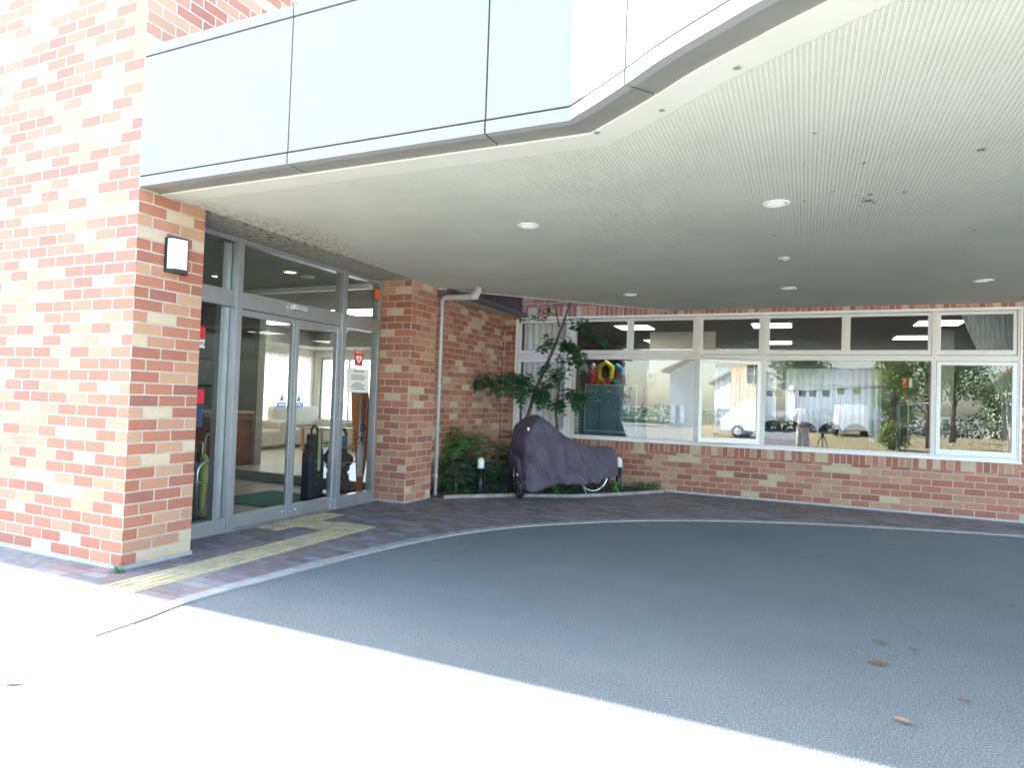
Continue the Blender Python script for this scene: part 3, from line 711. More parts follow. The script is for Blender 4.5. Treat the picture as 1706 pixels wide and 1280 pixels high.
for i in range(NS+1):
    s = prof[0][0]+(prof[-1][0]-prof[0][0])*i/NS
    for k in range(len(prof)-1):
        if prof[k][0] <= s <= prof[k+1][0]+1e-6: break
    t = (s-prof[k][0])/(prof[k+1][0]-prof[k][0]); t = max(0, min(1, t)); pr = [lerp(prof[k][q], prof[k+1][q], t) for q in range(5)]
    ring = []
    for j in range(NA+1):
        u = -1+2*j/NA; au = abs(u)
        # section: rounded top then draped sides
        if au < .3: l = pr[2]*au/.3; z = pr[1]-.035*(au/.3)**2.2
        else:
            v = (au-.3)/.7; l = lerp(pr[2], pr[3], v**.7); z = lerp(pr[1]-.035, pr[4], v)
            # hanging folds grow towards the hem
            f = math.sin(s*15+math.copysign(1.3, u)+2.2*math.sin(s*6+z*2))*.5+math.sin(s*33+z*5+u)*.2
            l += f*.026*v
        l = math.copysign(l, u)
        # long tension folds from the handlebar down to the hem
        d = (s-.2)*1.1+(1.15-z)*-.75
        g = 1-abs(math.sin(d*9+.6*noise.noise(Vector((s*3, z*3, 1)))*3)); l += .085*g**2.5*min(1, max(0, (1.12-z)*2.2))*(1 if u > 0 else -1)*max(.25, 1-.6*s)
        p = bp(s, l, z); nz = noise.noise(p*5)*.014+noise.noise(p*13)*.004
        p += nb_*nz*(1 if u > 0 else -1)+Vector((0, 0, noise.noise(p*5+Vector((3, 1, 2)))*.018*(1+2*max(0, au-.8))))
        ring.append(p)
    rings.append(ring)
b = MB(); b.rings(rings, close=False, smooth=True)
n0 = NA+1
for rg in (rings[0], rings[-1]):
    c = sum(rg, Vector())/len(rg); base = len(b.v); b.v += [v.copy() for v in rg]+[c+Vector((0, 0, .05))]
    for j in range(NA): b.f.append([base+j, base+j+1, base+NA+1]); b.sm.append(True)
cov = b.build('cover', M['bcover'], T)
sub = cov.modifiers.new('solid', 'SOLIDIFY'); sub.thickness = .004
b = MB(); q = [bp(-.06, .17, .985), bp(-.055, .165, 1.03), bp(-.035, .185, 1.02), bp(-.04, .19, .975)]
b.add([v+nb_*.055-db*.03 for v in q], [(0, 1, 2, 3)]); b.build('label_tag', M['paper'], T)
def wheel(c, ax, nm):
    a1 = Vector((0, 0, 1)); a2 = ax.cross(a1).normalized(); N = 40
    def ringpts(r): return [c+(a1*math.cos(2*PI*i/N)+a2*math.sin(2*PI*i/N))*r for i in range(N)]
    ty = MB().tube(ringpts(.312), .024, 8, closed=True).build('wheel', M['rubber'], T)
    MB().tube(ringpts(.282), .014, 6, closed=True).build('rim', M['chrome'], ty)
    sp = MB()
    for i in range(20):
        a = 2*PI*i/20; sp.tube([c+ax*(.03 if i % 2 else -.03), c+(a1*math.cos(a)+a2*math.sin(a))*.285], .0016, 4)
    sp.tube([c-ax*.05, c+ax*.05], .022, 10); sp.build('spokes', M['chrome'], ty)
wheel(bp(1.28, 0, .34), nb_, 'rear'); fa = Vector((.76, .65, 0)).normalized(); wheel(bp(-.01, -.07, .336), fa, 'front')
b = MB(); b.tube([bp(.0, .02, .34), bp(.02, .02, .75), bp(.12, 0, 1.0)], .018, 8); b.tube([bp(.12, 0, 1.0), bp(.35, 0, .45), bp(.5, 0, .3), bp(1.28, .05, .34)], .018, 8); b.tube([bp(.12, -.17, 1.04), bp(.12, .17, 1.04)], .012, 8); b.tube([bp(.5, 0, .3), bp(.78, 0, .80)], .016, 8)
b.build('bicycle_frame', M['steel'], T)
b = MB(); b.tube([bp(.92, .14, .30), bp(1.02, .17, .04)], .009, 6); b.build('kickstand', M['steel'], T)
MB().tube([bp(1.60, -.02, .43), bp(1.73, -.02, .44)], .012, 8).build('rear_hook', M['steel'], T)
MB().tube([bp(.05, .27, .42), bp(.05, .33, .42)], .02, 8).build('reflector', M['steel'], T)

# ---- foliage helpers
def leaf(b, p, d, nrm, L, W):
    d = d.normalized(); s = d.cross(nrm).normalized(); n_ = s.cross(d)
    m = p+d*L*.5-n_*L*.04
    b.add([p, m-s*W/2+n_*L*.05, p+d*L-n_*L*.1, m+s*W/2+n_*L*.05], [(0, 1, 2, 3)])
def rv(): 
    while True:
        v = Vector((random.uniform(-1, 1), random.uniform(-1, 1), random.uniform(-1, 1)))
        if .05 < v.length < 1: return v
# garden tree: trunk seen through sparse leaf sprays
tb0 = at(872, 812, 9.95)
T = thing('garden_tree', 'slender leaning tree in front of the curtained window behind the covered bicycle', 'tree', (tb0.x, tb0.y, .03))
tr = [Vector((tb0.x, tb0.y, .0)), at(872, 760, 9.95), at(877, 700, 9.93), at(893, 648, 9.9), at(912, 605, 9.86), at(926, 572, 9.8), at(938, 540, 9.75), at(946, 515, 9.72), at(953, 492, 9.7), at(960, 462, 9.7)]
b = MB(); b.tube(tr, [.036, .034, .032, .031, .03, .026, .022, .018, .014, .009], 8)
b.tube([at(932, 545, 9.77), at(928, 528, 9.75), at(925, 510, 9.72)], [.014, .011, .007], 6)
b.build('trunk', M['bark'], T)
b = MB(); t2 = [Vector((at(935, 815, 9.95).x, 9.95, .0)), at(930, 730, 9.95), at(926, 680, 9.95), at(931, 650, 9.9), at(936, 620, 9.88)]
b.tube(t2, [.03, .028, .025, .015, .008], 8); b.build('second_stem', M['bark'], T)
lb = MB(); tw = MB()
def spray(p0, p1, n, spread, L=.066, droop=.07):
    p0, p1 = Vector(p0), Vector(p1); c = (p0+p1)/2+Vector((0, 0, .04))
    pts = [p0, c, p1]; tw.tube(pts, [.007, .005, .002], 5, caps=False)
    for i in range(int(n*1.25)):
        t = random.uniform(.25, 1.05); p = p0.lerp(p1, min(t, 1))+rv()*spread*(0.5+.6*t); p.z -= random.random()*droop
        d = rv(); d.z *= .35; d += (p1-p0).normalized()*.6
        # a small palmate cluster
        for k in range(4):
            a = (k-1.5)*.55; q = Matrix.Rotation(a, 3, 'Z') @ d; q.z -= .15; leaf(lb, p, q, Vector((rv().x*.5, rv().y*.5, 1)), L*random.uniform(.75, 1.3), L*.48)
J = at(893, 645, 9.9)
for (a_, b_, n_, s_) in ((at(800, 628, 9.6), at(790, 642, 9.55), 40, .07), (at(840, 622, 9.7), at(850, 650, 9.5), 70, .12), (at(865, 625, 9.75), at(866, 664, 9.5), 60, .09), (at(830, 620, 9.6), at(880, 630, 9.6), 90, .10), (at(880, 640, 9.8), at(905, 668, 9.6), 60, .10), (at(955, 650, 9.7), at(962, 680, 9.5), 50, .08), (at(945, 560, 9.7), at(962, 585, 9.5), 50, .07), (J, at(850, 628, 9.75), 70, .13), (at(850, 628, 9.75), at(800, 632, 9.6), 95, .13), (J, at(862, 655, 9.6), 60, .12), (at(820, 628, 9.65), at(828, 646, 9.5), 40, .09),
        (J, at(930, 632, 9.75), 80, .12), (J, at(900, 655, 9.6), 60, .10), (at(905, 622, 9.9), at(945, 615, 9.7), 60, .10), (at(930, 650, 9.9), at(970, 660, 9.6), 95, .12), (at(930, 660, 9.9), at(935, 675, 9.6), 60, .10), (at(935, 650, 9.8), at(985, 655, 9.5), 35, .07),
        (at(926, 572, 9.8), at(955, 575, 9.6), 70, .10), (at(930, 560, 9.8), at(965, 592, 9.6), 50, .08), (at(928, 565, 9.8), at(900, 578, 9.6), 30, .06), (at(920, 575, 9.8), at(912, 562, 9.6), 34, .07),
        (at(938, 540, 9.75), at(980, 545, 9.5), 30, .05), (at(970, 540, 9.55), at(1008, 566, 9.35), 50, .05), (at(940, 535, 9.75), at(975, 532, 9.5), 22, .05), (at(918, 590, 9.8), at(960, 600, 9.6), 45, .08), (at(950, 590, 9.7), at(975, 588, 9.5), 30, .06), (at(915, 600, 9.8), at(905, 612, 9.6), 40, .07),
        (at(925, 515, 9.72), at(905, 512, 9.6), 16, .05), (at(930, 525, 9.75), at(868, 528, 9.55), 24, .05), (at(953, 492, 9.7), at(940, 480, 9.6), 30, .08), (at(905, 640, 9.9), at(915, 672, 9.6), 50, .09)):
    spray(a_, b_, n_, s_)
lb.build('foliage', M['leaf'], T); tw.build('twigs', M['bark'], T)
# fern like shrub with arching fronds
def frond(b, sb_, p0, dirv, L, lw, nl=16):
    dirv = dirv.normalized(); pts = []
    for i in range(9):
        t = i/8; pts.append(p0+dirv*L*t*(1-.12*t)+Vector((0, 0, L*(.55*t-.75*t*t))))
    sb_.tube(pts, [.004*(1-.7*i/8)+.001 for i in range(9)], 4, caps=False)
    side = dirv.cross(Vector((0, 0, 1))).normalized()
    for i in range(1, nl+1):
        t = .12+.86*i/nl; k = min(7, int(t*8)); f = t*8-k; p = pts[k].lerp(pts[k+1], f); tg = (pts[k+1]-pts[k]).normalized()
        l = lw*math.sin(PI*min(1, .18+t*.85))**.8
        for sg in (-1, 1): leaf(b, p, side*sg+tg*.45+Vector((0, 0, -.18)), Vector((0, 0, 1))+rv()*.25, l, l*.28)
def shrub(x, y, z, name, label, mat, n, L, lw, hmin=.1, hmax=.45, stems=True):
    T = thing(name, label, 'plant', (x, y, .03)); b = MB(); s_ = MB()
    for i in range(n):
        a = 2*PI*i/n*1.618+random.random()*.5; h = random.uniform(hmin, hmax)
        d = Vector((math.cos(a), math.sin(a), random.uniform(.1, .55)))
        p = Vector((x+math.cos(a)*.05, y+math.sin(a)*.05, .03+h)); frond(b, s_, p, d, L*random.uniform(.7, 1.15), lw)
    s_.tube([(x, y, .02), (x+.01, y, .03+hmax)], [.014, .008], 6)
    b.build('fronds', M[mat], T); s_.build('stems', M['bark'], T)
shrub(-4.68, 8.78, 0, 'fern_shrub', 'bright green feathery shrub against the brick wall behind the left bollard light', 'fern', 70, .42, .10, .25, .80)
shrub(-4.62, 8.35, 0, 'leafy_plant', 'dark green low plant nearest the downpipe', 'cover_leaf', 50, .32, .085, .03, .42)
shrub(-4.28, 8.62, 0, 'leafy_plant', 'dark green low plant behind the left bollard light', 'cover_leaf', 44, .32, .085, .02, .4)
shrub(-4.25, 9.35, 0, 'leafy_plant', 'dark green bushy plant in the brick corner behind the covered bicycle', 'cover_leaf', 54, .38, .09, .05, .6)
shrub(-3.98, 8.75, 0, 'leafy_plant', 'low green plant at the bed edge beside the front wheel', 'cover_leaf', 40, .30, .08, .0, .36)
shrub(-4.35, 9.95, 0, 'leafy_plant', 'tall thin dark plant in the inner corner of the brick walls', 'cover_leaf', 26, .34, .08, .2, .75)
# ground cover in the bed
b = MB()
def inbed(x, y):
    c = False; j = len(bed)-1
    for i in range(len(bed)):
        if (bed[i][1] > y) != (bed[j][1] > y) and x < (bed[j][0]-bed[i][0])*(y-bed[i][1])/(bed[j][1]-bed[i][1])+bed[i][0]: c = not c
        j = i
    return c
for i in range(5200):
    x, y = random.uniform(-5, -2.05), random.uniform(7.85, 10.6)
    if not inbed(x, y) or not inbed(x+.06, y-.05): continue
    if noise.noise(Vector((x*2.5, y*2.5, 0))) < -.18 and x > -3.6: continue
    p = Vector((x, y, .04+random.random()**1.5*(.22 if x < -3.6 else .09))); d = rv(); d.z = abs(d.z)*.7
    leaf(b, p, d, Vector((rv().x, rv().y, 1)), random.uniform(.03, .075), random.uniform(.014, .03))
tag(b.build('ground_cover', M['cover_leaf']), 'low dark green ground cover filling the planting bed', 'ground cover', kind='stuff')
for (x, y, lb_) in ((-2.62, 9.86, 'small bright weed at the foot of the right bollard light'), (-3.75, 8.78, 'small bright weed at the bed edge left of the bicycle'), (-3.30, 9.02, 'small bright weed under the middle of the covered bicycle')):
    b = MB()
    for i in range(46):
        p = Vector((x, y, .03))+Vector((rv().x*.07, rv().y*.07, random.random()*.13)); leaf(b, p, rv()+Vector((0, 0, .4)), Vector((rv().x, rv().y, 1)), .045, .02)
    tag(b.build('weed', M['fern']), lb_, 'weed', 'weeds along the planting bed')
b = MB(); c0 = Vector((XA+.03, YA-.05, .0))
for i in range(50):
    leaf(b, c0+Vector((rv().x*.07, rv().y*.05, random.random()*.03)), rv()+Vector((0, 0, .3)), Vector((rv().x, rv().y, 1)), .05, .011)
tag(b.build('weed', M['cover_leaf']), 'small weed at the foot of the brick corner', 'weed')
# grass tufts by the wall corner, right of the right bollard
b = MB()
for i in range(60):
    x = random.uniform(-2.5, -2.05); leaf(b, Vector((x, 10.3+random.random()*.25, .03)), Vector((rv().x*.4, rv().y*.4, 1)), rv(), random.uniform(.08, .2), .012)
tag(b.build('grass_tuft', M['cover_leaf']), 'thin grass tuft against the wall right of the bicycle', 'plant')

# fallen leaves
LV = [((.443, 4.526), .09, 'brown fallen leaf on the drive, farthest left of the upper pair'), ((.61, 4.491), .06, 'small brown fallen leaf right beside a larger one on the drive'), ((.403, 4.152), .14, 'longest brown fallen leaf on the shaded drive'),
      ((.738, 3.828), .07, 'curled brown leaf low on the drive near the right border'), ((.43, 3.438), .10, 'pale brown leaf lowest on the shaded drive'), ((1.417, 5.87), .06, 'small orange leaf at the right border of the drive'),
      ((.869, 7.885), .08, 'pale scrap of leaf on the dark far part of the drive'), ((-2.774, 5.247), .06, 'small brown leaf on the drive near the left curve of the kerb'), ((-1.295, 9.799), .09, 'tan leaf on the paving under the open window'),
      ((-1.064, 7.709), .06, 'small leaf on the drive just inside the kerb'), ((-.661, 7.94), .07, 'reddish leaf on the drive just inside the kerb below the window'), ((-3.322, 1.844), .12, 'reddish brown leaf on the sunlit ground'),
      ((-3.45, 5.9), .05, 'tiny pale leaf on the paving outside the kerb near the pillar'), ((-3.34, 7.1), .05, 'yellow leaf on the paving right of the pillar'), ((-4.0, 5.0), .045, 'tiny yellow leaf on the paving beside the tactile strip')]
for i, ((x, y), L, lb_) in enumerate(LV):
    L *= .75; b = MB(); a = random.uniform(-.5, .5)+(0 if i != 11 else .6); d = Vector((math.cos(a), math.sin(a), 0)); s_ = Vector((-d.y, d.x, 0)); zz = .012
    N = 8; top = []
    for k in range(N+1):
        t = k/N; wv_ = L*.2*math.sin(PI*t)**.8+.001; cz = zz+.004*math.sin(PI*t)+.003*t
        top.append([Vector((x, y, cz+.006))+d*(t-.5)*L+s_*wv_, Vector((x, y, cz))+d*(t-.5)*L, Vector((x, y, cz+.005))+d*(t-.5)*L-s_*wv_])
    b.rings(top, close=False)
    o = tag(b.build('fallen_leaf', M['deadleaf2' if i in (4, 6, 13, 14) else 'deadleaf']), lb_, 'leaf', 'fallen leaves')

# ================================================================= ENTRANCE HALL INTERIOR
a = MB().quad((HX, YA+.25, .009), (XD-.09, YA+.25, .009), (XD-.09, 7.84, .009), (HX, 7.84, .009)); struct('entry_floor', a, M['tile'])
a = MB().box(HX, XC-.405, 7.62, HY, .0, .15)
struct('hall_floor', a, M['floor'])
a = MB().box(HX, XC-.405, 7.605, 7.619, .01, .152); struct('floor_step', a, M['walldark'])
a = MB().box(HX, XD-.1, YA+.26, 7.05, 2.885, 2.92); a.box(HX, XC-.402, 7.13, HY-.001, 2.86, 2.90)
struct('hall_ceiling', a, M['ceil'])
a = MB().box(HX, XD-.12, 7.05, 7.13, 2.82, 2.92); struct('ceiling_trim', a, M['white'])
a = MB().box(HX, -8.45, 8.25, 8.4, .15, 2.859); a.box(-11.49, XA-.3, YA+.256, YA+.30, .01, 2.884)
a.box(HX+.001, HX+.02, YA+.31, 8.2, .01, 2.859)
struct('hall_wall', a, M['walldark'])
a = MB().box(HX+.001, XC-.405, HY-.9, HY-.002, 2.5, 2.859); a.box(HX+.001, HX+.8, 8.4, HY-.9, 2.5, 2.859); struct('bulkhead', a, M['ceil'])
T = thing('reception_counter', 'brown wooden counter seen through the left sliding door', 'counter', (-8.6, 7.9, .15))
MB().box(-10.6, -8.52, 7.66, 8.24, .15, 1.02).build('counter_body', M['wood'], T, bevel=.01); MB().box(-10.65, -8.47, 7.60, 8.245, 1.022, 1.06).build('counter_top', M['lwood'], T, bevel=.005)
def picture(x0, x1, z0, z1, y, lb_):
    T = thing('picture_frame', lb_, 'picture', ((x0+x1)/2, y, z0)); frame_y(y-.03, x0, x1, z0, z1, .03, .03).build('frame', M['black'], T); MB().box(x0+.03, x1-.03, y-.012, y-.004, z0+.03, z1-.03).build('picture_sheet', M['steel'], T)
picture(-9.9, -9.2, 1.45, 1.95, 8.245, 'black framed picture on the dark wall behind the counter')
# lace curtains / blinds in the hall windows
def drape_y(y, x0, x1, z0, z1, amp=.02, per=.09):
    N = int((x1-x0)/per*6); return MB().rings([[Vector((x0+(x1-x0)*i/N, y+amp*math.sin((x0+(x1-x0)*i/N)/per*2*PI)+.4*amp*math.sin(i*.37), z)) for i in range(N+1)] for z in (z0, z1)], close=False)
def drape_x(x, y0, y1, z0, z1, amp=.02, per=.09):
    q = drape_y(0, y0, y1, z0, z1, amp, per); q.v = [Vector((x+v.y, v.x, v.z)) for v in q.v]; return q
tag(drape_x(HX+.06, 8.85, 10.9, .65, 2.32).build('lace_curtain', M['lace']), 'lace curtain over the left hall window seen through the sliding doors', 'curtain', 'lace curtains of the hall windows')
tag(drape_x(HX+.06, 10.98, 13.0, .65, 2.32).build('lace_curtain', M['lace']), 'lace curtain next to the room corner seen through the right sliding door', 'curtain', 'lace curtains of the hall windows')
tag(drape_y(HY-.06, -9.45, -7.65, .65, 2.32).build('lace_curtain', M['lace']), 'lace curtain in the far wall seen right of the door mullion', 'curtain', 'lace curtains of the hall windows')
tag(drape_y(HY-.06, -7.55, -5.55, .25, 2.32).build('lace_curtain', M['lace']), 'lace curtain behind the notice sheet side pane', 'curtain', 'lace curtains of the hall windows')
# sofas
def sofa(c, L, rz, lb_):
    T = thing('sofa', lb_, 'sofa', (0, 0, 0), 'cream sofas in the entrance hall')
    MB().box(-L/2, L/2, -.4, .4, .06, .42).build('seat', M['sofa'], T, bevel=.05)
    MB().box(-L/2, L/2, .22, .45, .43, .92).build('backrest', M['sofa'], T, bevel=.06)
    for s in (-1, 1): MB().box(s*L/2-.09, s*L/2+.09, -.4, .44, .08, .6).build('armrest', M['sofa'], T, bevel=.05)
    T.location = c; T.rotation_euler = (0, 0, rz); return T
sofa((-10.85, 10.0, .15), 2.0, PI/2, 'cream sofa under the left hall window'); sofa((-10.85, 12.1, .15), 1.5, PI/2, 'cream sofa in the room corner behind the table')
sofa((-8.5, 12.4, .15), 2.2, 0, 'cream sofa behind the right side pane of the entrance')
b = MB()
T = thing('throw_cloth', 'crumpled beige cloth heap on the floor before the sofa', 'cloth', (-9.1, 9.6, .15)) if False else None
T = thing('low_table', 'light wooden table in front of the hall windows', 'table', (-9.3, 11.2, .15))
MB().box(-9.9, -8.9, 10.9, 11.6, .62, .66).build('table_top', M['lwood'], T)
for x in (-9.85, -8.95):
    for y in (10.95, 11.55): MB().box(x-.025, x+.025, y-.025, y+.025, .15, .62).build('leg', M['lwood'], T)
tag(MB().box(-6.75, -5.75, 5.9, 6.95, .01, .022).build('door_mat', M['greenmat']), 'green mat on the entry floor behind the sliding doors', 'mat')
# ceiling lights in hall
def dl2(x, y, mat, lb_):
    T = thing('downlight', lb_, 'downlight', (x, y, 2.885), 'downlights in the entry ceiling'); MB().lathe((x, y, 2.885), [(.085, 0), (.09, -.006), (.07, -.01)], 20, False).build('rim', M['white'], T); MB().lathe((x, y, 2.885), [(.001, -.005), (.07, -.0045)]).build('lens', M[mat], T)
dl2(-7.02, 6.10, 'warm', 'warm lit downlight behind the leftmost transom pane'); dl2(-5.82, 6.13, 'warm', 'warm lit downlight in the middle transom pane'); dl2(-5.83, 6.45, 'ceil', 'unlit ring downlight beside a warm lit one in the middle transom pane')
def panel(x, y, sx, sy, z, lb_, grp):
    T = thing('ceiling_light', lb_, 'ceiling light', (x, y, z), grp)
    b = MB(); b.box(x-sx/2-.03, x+sx/2+.03, y-sy/2-.03, y+sy/2+.03, z-.012, z); b.build('light_frame', M['white'], T)
    MB().box(x-sx/2, x+sx/2, y-sy/2, y+sy/2, z-.02, z-.0125).build('diffuser', M['panel'], T)
panel(-7.3, 9.3, 1.3, .7, 2.86, 'large lit ceiling panel behind the transom left of the second mullion', 'lit ceiling panels of the hall'); panel(-9.9, 10.3, 1.2, .55, 2.86, 'lit ceiling panel seen through the top of the sliding doors', 'lit ceiling panels of the hall')

# stands, umbrellas, bag, banner
def arch(b, c, dvec, wd, h, r=.017):
    c, dvec = Vector(c), Vector(dvec).normalized(); pts = [c-dvec*wd/2]
    R_ = min(wd/2, .14)
    pts.append(c-dvec*wd/2+Vector((0, 0, h-R_)))
    for k in range(1, 8):
        a = PI/2*k/8; pts.append(c-dvec*(wd/2-R_+R_*math.cos(a))+Vector((0, 0, h-R_+R_*math.sin(a))))
    pts += [c-dvec*(wd/2-R_)+Vector((0, 0, h)), c+dvec*(wd/2-R_)+Vector((0, 0, h))]
    for k in range(1, 8):
        a = PI/2*k/8; pts.append(c+dvec*(wd/2-R_+R_*math.sin(a))+Vector((0, 0, h-R_+R_*math.cos(a))))
    pts += [c+dvec*wd/2+Vector((0, 0, h-R_)), c+dvec*wd/2]; b.tube(pts, r, 8)
def stand(x, y, w_, lb_, grp='chrome umbrella stands inside the doors', h=.66):
    T = thing('umbrella_stand', lb_, 'umbrella stand', (x, y, .01), grp)
    b = MB(); arch(b, (x+.16, y, .01), (0, 1, 0), w_, h); b.build('front_rail', M['chrome'], T)
    b = MB(); arch(b, (x-.16, y, .01), (0, 1, 0), w_, h); b.build('back_rail', M['chrome'], T)
    b = MB(); b.box(x-.15, x+.15, y-w_/2+.03, y+w_/2-.03, .03, .06); b.build('drip_tray', M['black'], T)
    b = MB()
    for yy in (y-w_/2, y+w_/2): b.tube([(x-.16, yy, .45), (x+.16, yy, .45)], .008, 6)
    for k in range(1, 4): yy = y-w_/2+w_*k/4; b.tube([(x-.16, yy, .45), (x+.16, yy, .45)], .005, 6)
    for xx in (x-.16, x+.16): b.tube([(xx, y-w_/2, .45), (xx, y+w_/2, .45)], .006, 6)
    b.build('grid', M['chrome'], T)
stand(-5.72, 4.36, .56, 'chrome arched umbrella stand nearest the brick corner'); stand(-5.72, 4.82, .25, 'chrome umbrella stand holding the yellow green umbrella'); stand(-5.90, 7.22, .64, 'chrome arched umbrella stand behind the right sliding door')
def umbrella(x, y, h, mat, lean, lb_, hook=True, hm='lwood', fat=1):
    T = thing('umbrella', lb_, 'umbrella', (x, y, .06), 'umbrellas in the left stand')
    top = Vector((x+lean[0], y+lean[1], .06+h)); bt = Vector((x, y, .065)); d = top-bt
    P_ = [bt+d*t for t in (.0, .08, .15, .35, .6, .72, .76)]; MB().tube(P_, [.004, .008, .022*fat, .034*fat, .045*fat, .03*fat, .01], 9).build('canopy', M[mat], T)
    k = [bt+d*.74, bt+d*.88]
    if hook:
        for i in range(9): a = PI*i/8; k.append(bt+d*.9+Vector((0, .035-.035*math.cos(a), .05*math.sin(a)+.03)))
    else: k.append(top)
    MB().tube(k, .009, 8).build('handle', M[hm], T)
umbrella(-5.70, 4.88, .88, 'umb_y', (.02, .0), 'yellow green furled umbrella with a pale hooked handle', fat=1.25)
umbrella(-5.68, 4.74, .80, 'umb_b', (.0, .03), 'blue grey furled umbrella beside the yellow green one', hm='wood'); umbrella(-5.78, 4.60, .86, 'umb_k', (-.02, -.03), 'charcoal furled umbrella with a dark hook behind the blue grey one', hm='black')
umbrella(-5.66, 4.50, .84, 'umb_k', (.02, .05), 'charcoal furled umbrella nearest the brick corner', hm='black'); umbrella(-5.80, 4.94, .78, 'umb_b', (.01, .0), 'slim umbrella with a straight white handle behind the yellow green one', False, 'white')
# black upright bag with handle and green band
T = thing('upright_case', 'tall black case with a loop handle and pale green strap behind the right sliding door', 'case', (-5.8, 6.72, .01))
pr = [(-.21, 0), (-.21, .60), (-.19, .66), (-.14, .71), (-.14, .86), (.02, .86), (.02, .70), (.05, .64), (.07, .55), (.07, 0)]
b = MB(); b.add([(-5.86, 6.72+p[0], .012+p[1]) for p in pr]+[(-5.72, 6.72+p[0], .012+p[1]) for p in pr], [list(range(10)), list(range(10, 20))[::-1]]+[(i, (i+1) % 10, 10+(i+1) % 10, 10+i) for i in range(10)])
b.build('case_body', M['blackfab'], T, bevel=.02)
b = MB(); b.tube([(-5.79, 6.60, .86), (-5.79, 6.60, .93), (-5.79, 6.625, .965), (-5.79, 6.66, .97), (-5.79, 6.695, .955), (-5.79, 6.715, .91), (-5.79, 6.715, .86)], .016, 8); b.build('handle', M['blackfab'], T)
b = MB(); b.box(-5.705, -5.694, 6.63, 6.68, .40, .90); b.build('strap', simple('pale_green_strap', (.35, .42, .22), .8), T)
b = MB(); [b.lathe((-5.70, 6.56+.18*random.random(), .15+.09*k), [(.001, 0), (.012, .005), (.001, .012)], 6) for k in range(5)]; b.build('stud', M['steel'], T)
T = thing('ride_on_toy', 'black and dark blue bundle on the right umbrella stand with a blue handle', 'bag', (-5.9, 7.1, .01))
b = MB()
for k in range(44):
    z = .08+.58*random.random(); c_ = Vector((-5.84+.05*rv().x, 7.24+.19*random.uniform(-1, 1), z)); b.add([c_+Vector((math.cos(a)*.07*math.cos(e), math.sin(a)*.085*math.cos(e), math.sin(e)*.09)) for e in (-1.2, -.4, .4, 1.2) for a in [q*PI/4 for q in range(8)]], [(8*i+j, 8*i+(j+1) % 8, 8*i+8+(j+1) % 8, 8*i+8+j) for i in range(3) for j in range(8)], True)
b.build('bundle', M['umb_k'], T)
b = MB(); b.tube([(-5.85, 7.22, .66), (-5.85, 7.22, .84), (-5.85, 7.25, .91), (-5.85, 7.33, .91), (-5.85, 7.37, .84), (-5.85, 7.37, .66)], .02, 8); b.build('handle', M['blackfab'], T)
MB().box(-5.88, -5.82, 7.24, 7.35, .68, .83).build('blue_panel', M['teal'], T)
T.name = 'bag'
# orange banner leaning in the corner
T = thing('banner', 'orange banner with white band and dark writing behind the right side pane', 'banner', (-5.75, 7.32, .01))
L_ = [(0.02, 7.42, 7.58), (.25, 7.38, 7.60), (.55, 7.36, 7.62), (.8, 7.34, 7.66), (1.1, 7.29, 7.66), (1.48, 7.24, 7.66)]
rg = []
for z, ya, yb in L_: rg.append([Vector((-5.62+.03*math.sin(q*1.4+z*4), lerp(ya, yb, q/8)-.08, z+.01)) for q in range(9)])
b = MB(); b.rings(rg, close=False); bo = b.build('cloth', M['orange'], T)
rg2 = [[Vector((-5.612+.03*math.sin(q*1.4+z*4)+.006, lerp(ya, yb, q/8)-.08, z+.01)) for q in (2, 2.8, 3.6, 4.4)] for z, ya, yb in L_[1:]]
MB().rings(rg2, close=False).build('white_band', M['paper'], T)
for k, (ch, z, sz) in enumerate((('く', 1.28, .15), ('の', .93, .16), ('木', .76, .17))):
    m = Matrix.Translation((-5.572, 7.40-.02*k, z)) @ Matrix.Rotation(PI/2, 4, 'Z') @ Matrix.Rotation(PI/2, 4, 'X'); text(ch, sz, m, 'lettering', M['umb_k' if k < 1 else 'navy'], T, .001)
b = MB(); b.tube([(-5.66, 7.50, .01), (-5.6, 7.50, 1.5)], .008, 6); b.build('pole', M['white'], T)
# signs on the glass
XS = XD-.024
def rx(y, z, x=XS): return Matrix.Translation((x, y, z)) @ Matrix.Rotation(PI/2, 4, 'Z') @ Matrix.Rotation(PI/2, 4, 'X')
T = thing('defibrillator_sign', 'red AED sticker with a white heart on the right side pane', 'sign', (XS, 6.745, 1.78))
MB().box(XS-.001, XS+.001, 6.665, 6.835, 1.77, 1.975).build('sign_sheet', M['red'], T); text('AED', .075, rx(6.75, 1.945, XS+.003), 'lettering', M['paper'], T, .0005)
hp = []
for k in range(24):
    t = 2*PI*k/24; hp.append((16*math.sin(t)**3, 13*math.cos(t)-5*math.cos(2*t)-2*math.cos(3*t)-math.cos(4*t)))
MB().add([(XS+.003, 6.75+p[0]*.0036, 1.855+p[1]*.0038) for p in hp], [list(range(24))]).build('heart', M['paper'], T)
MB().box(XS+.0035, XS+.004, 6.735, 6.765, 1.835, 1.87).build('bolt', M['red'], T)
MB().box(XS-.001, XS+.001, 6.665, 6.835, 1.752, 1.769).build('caption_strip', M['paper'], T)
T = thing('notice_sheet', 'white notice sheet with lines of small text under the red AED sticker', 'notice', (XS, 6.74, 1.43))
MB().box(XS-.001, XS+.001, 6.52, 6.975, 1.425, 1.735).build('sheet', M['paper'], T)
b = MB()
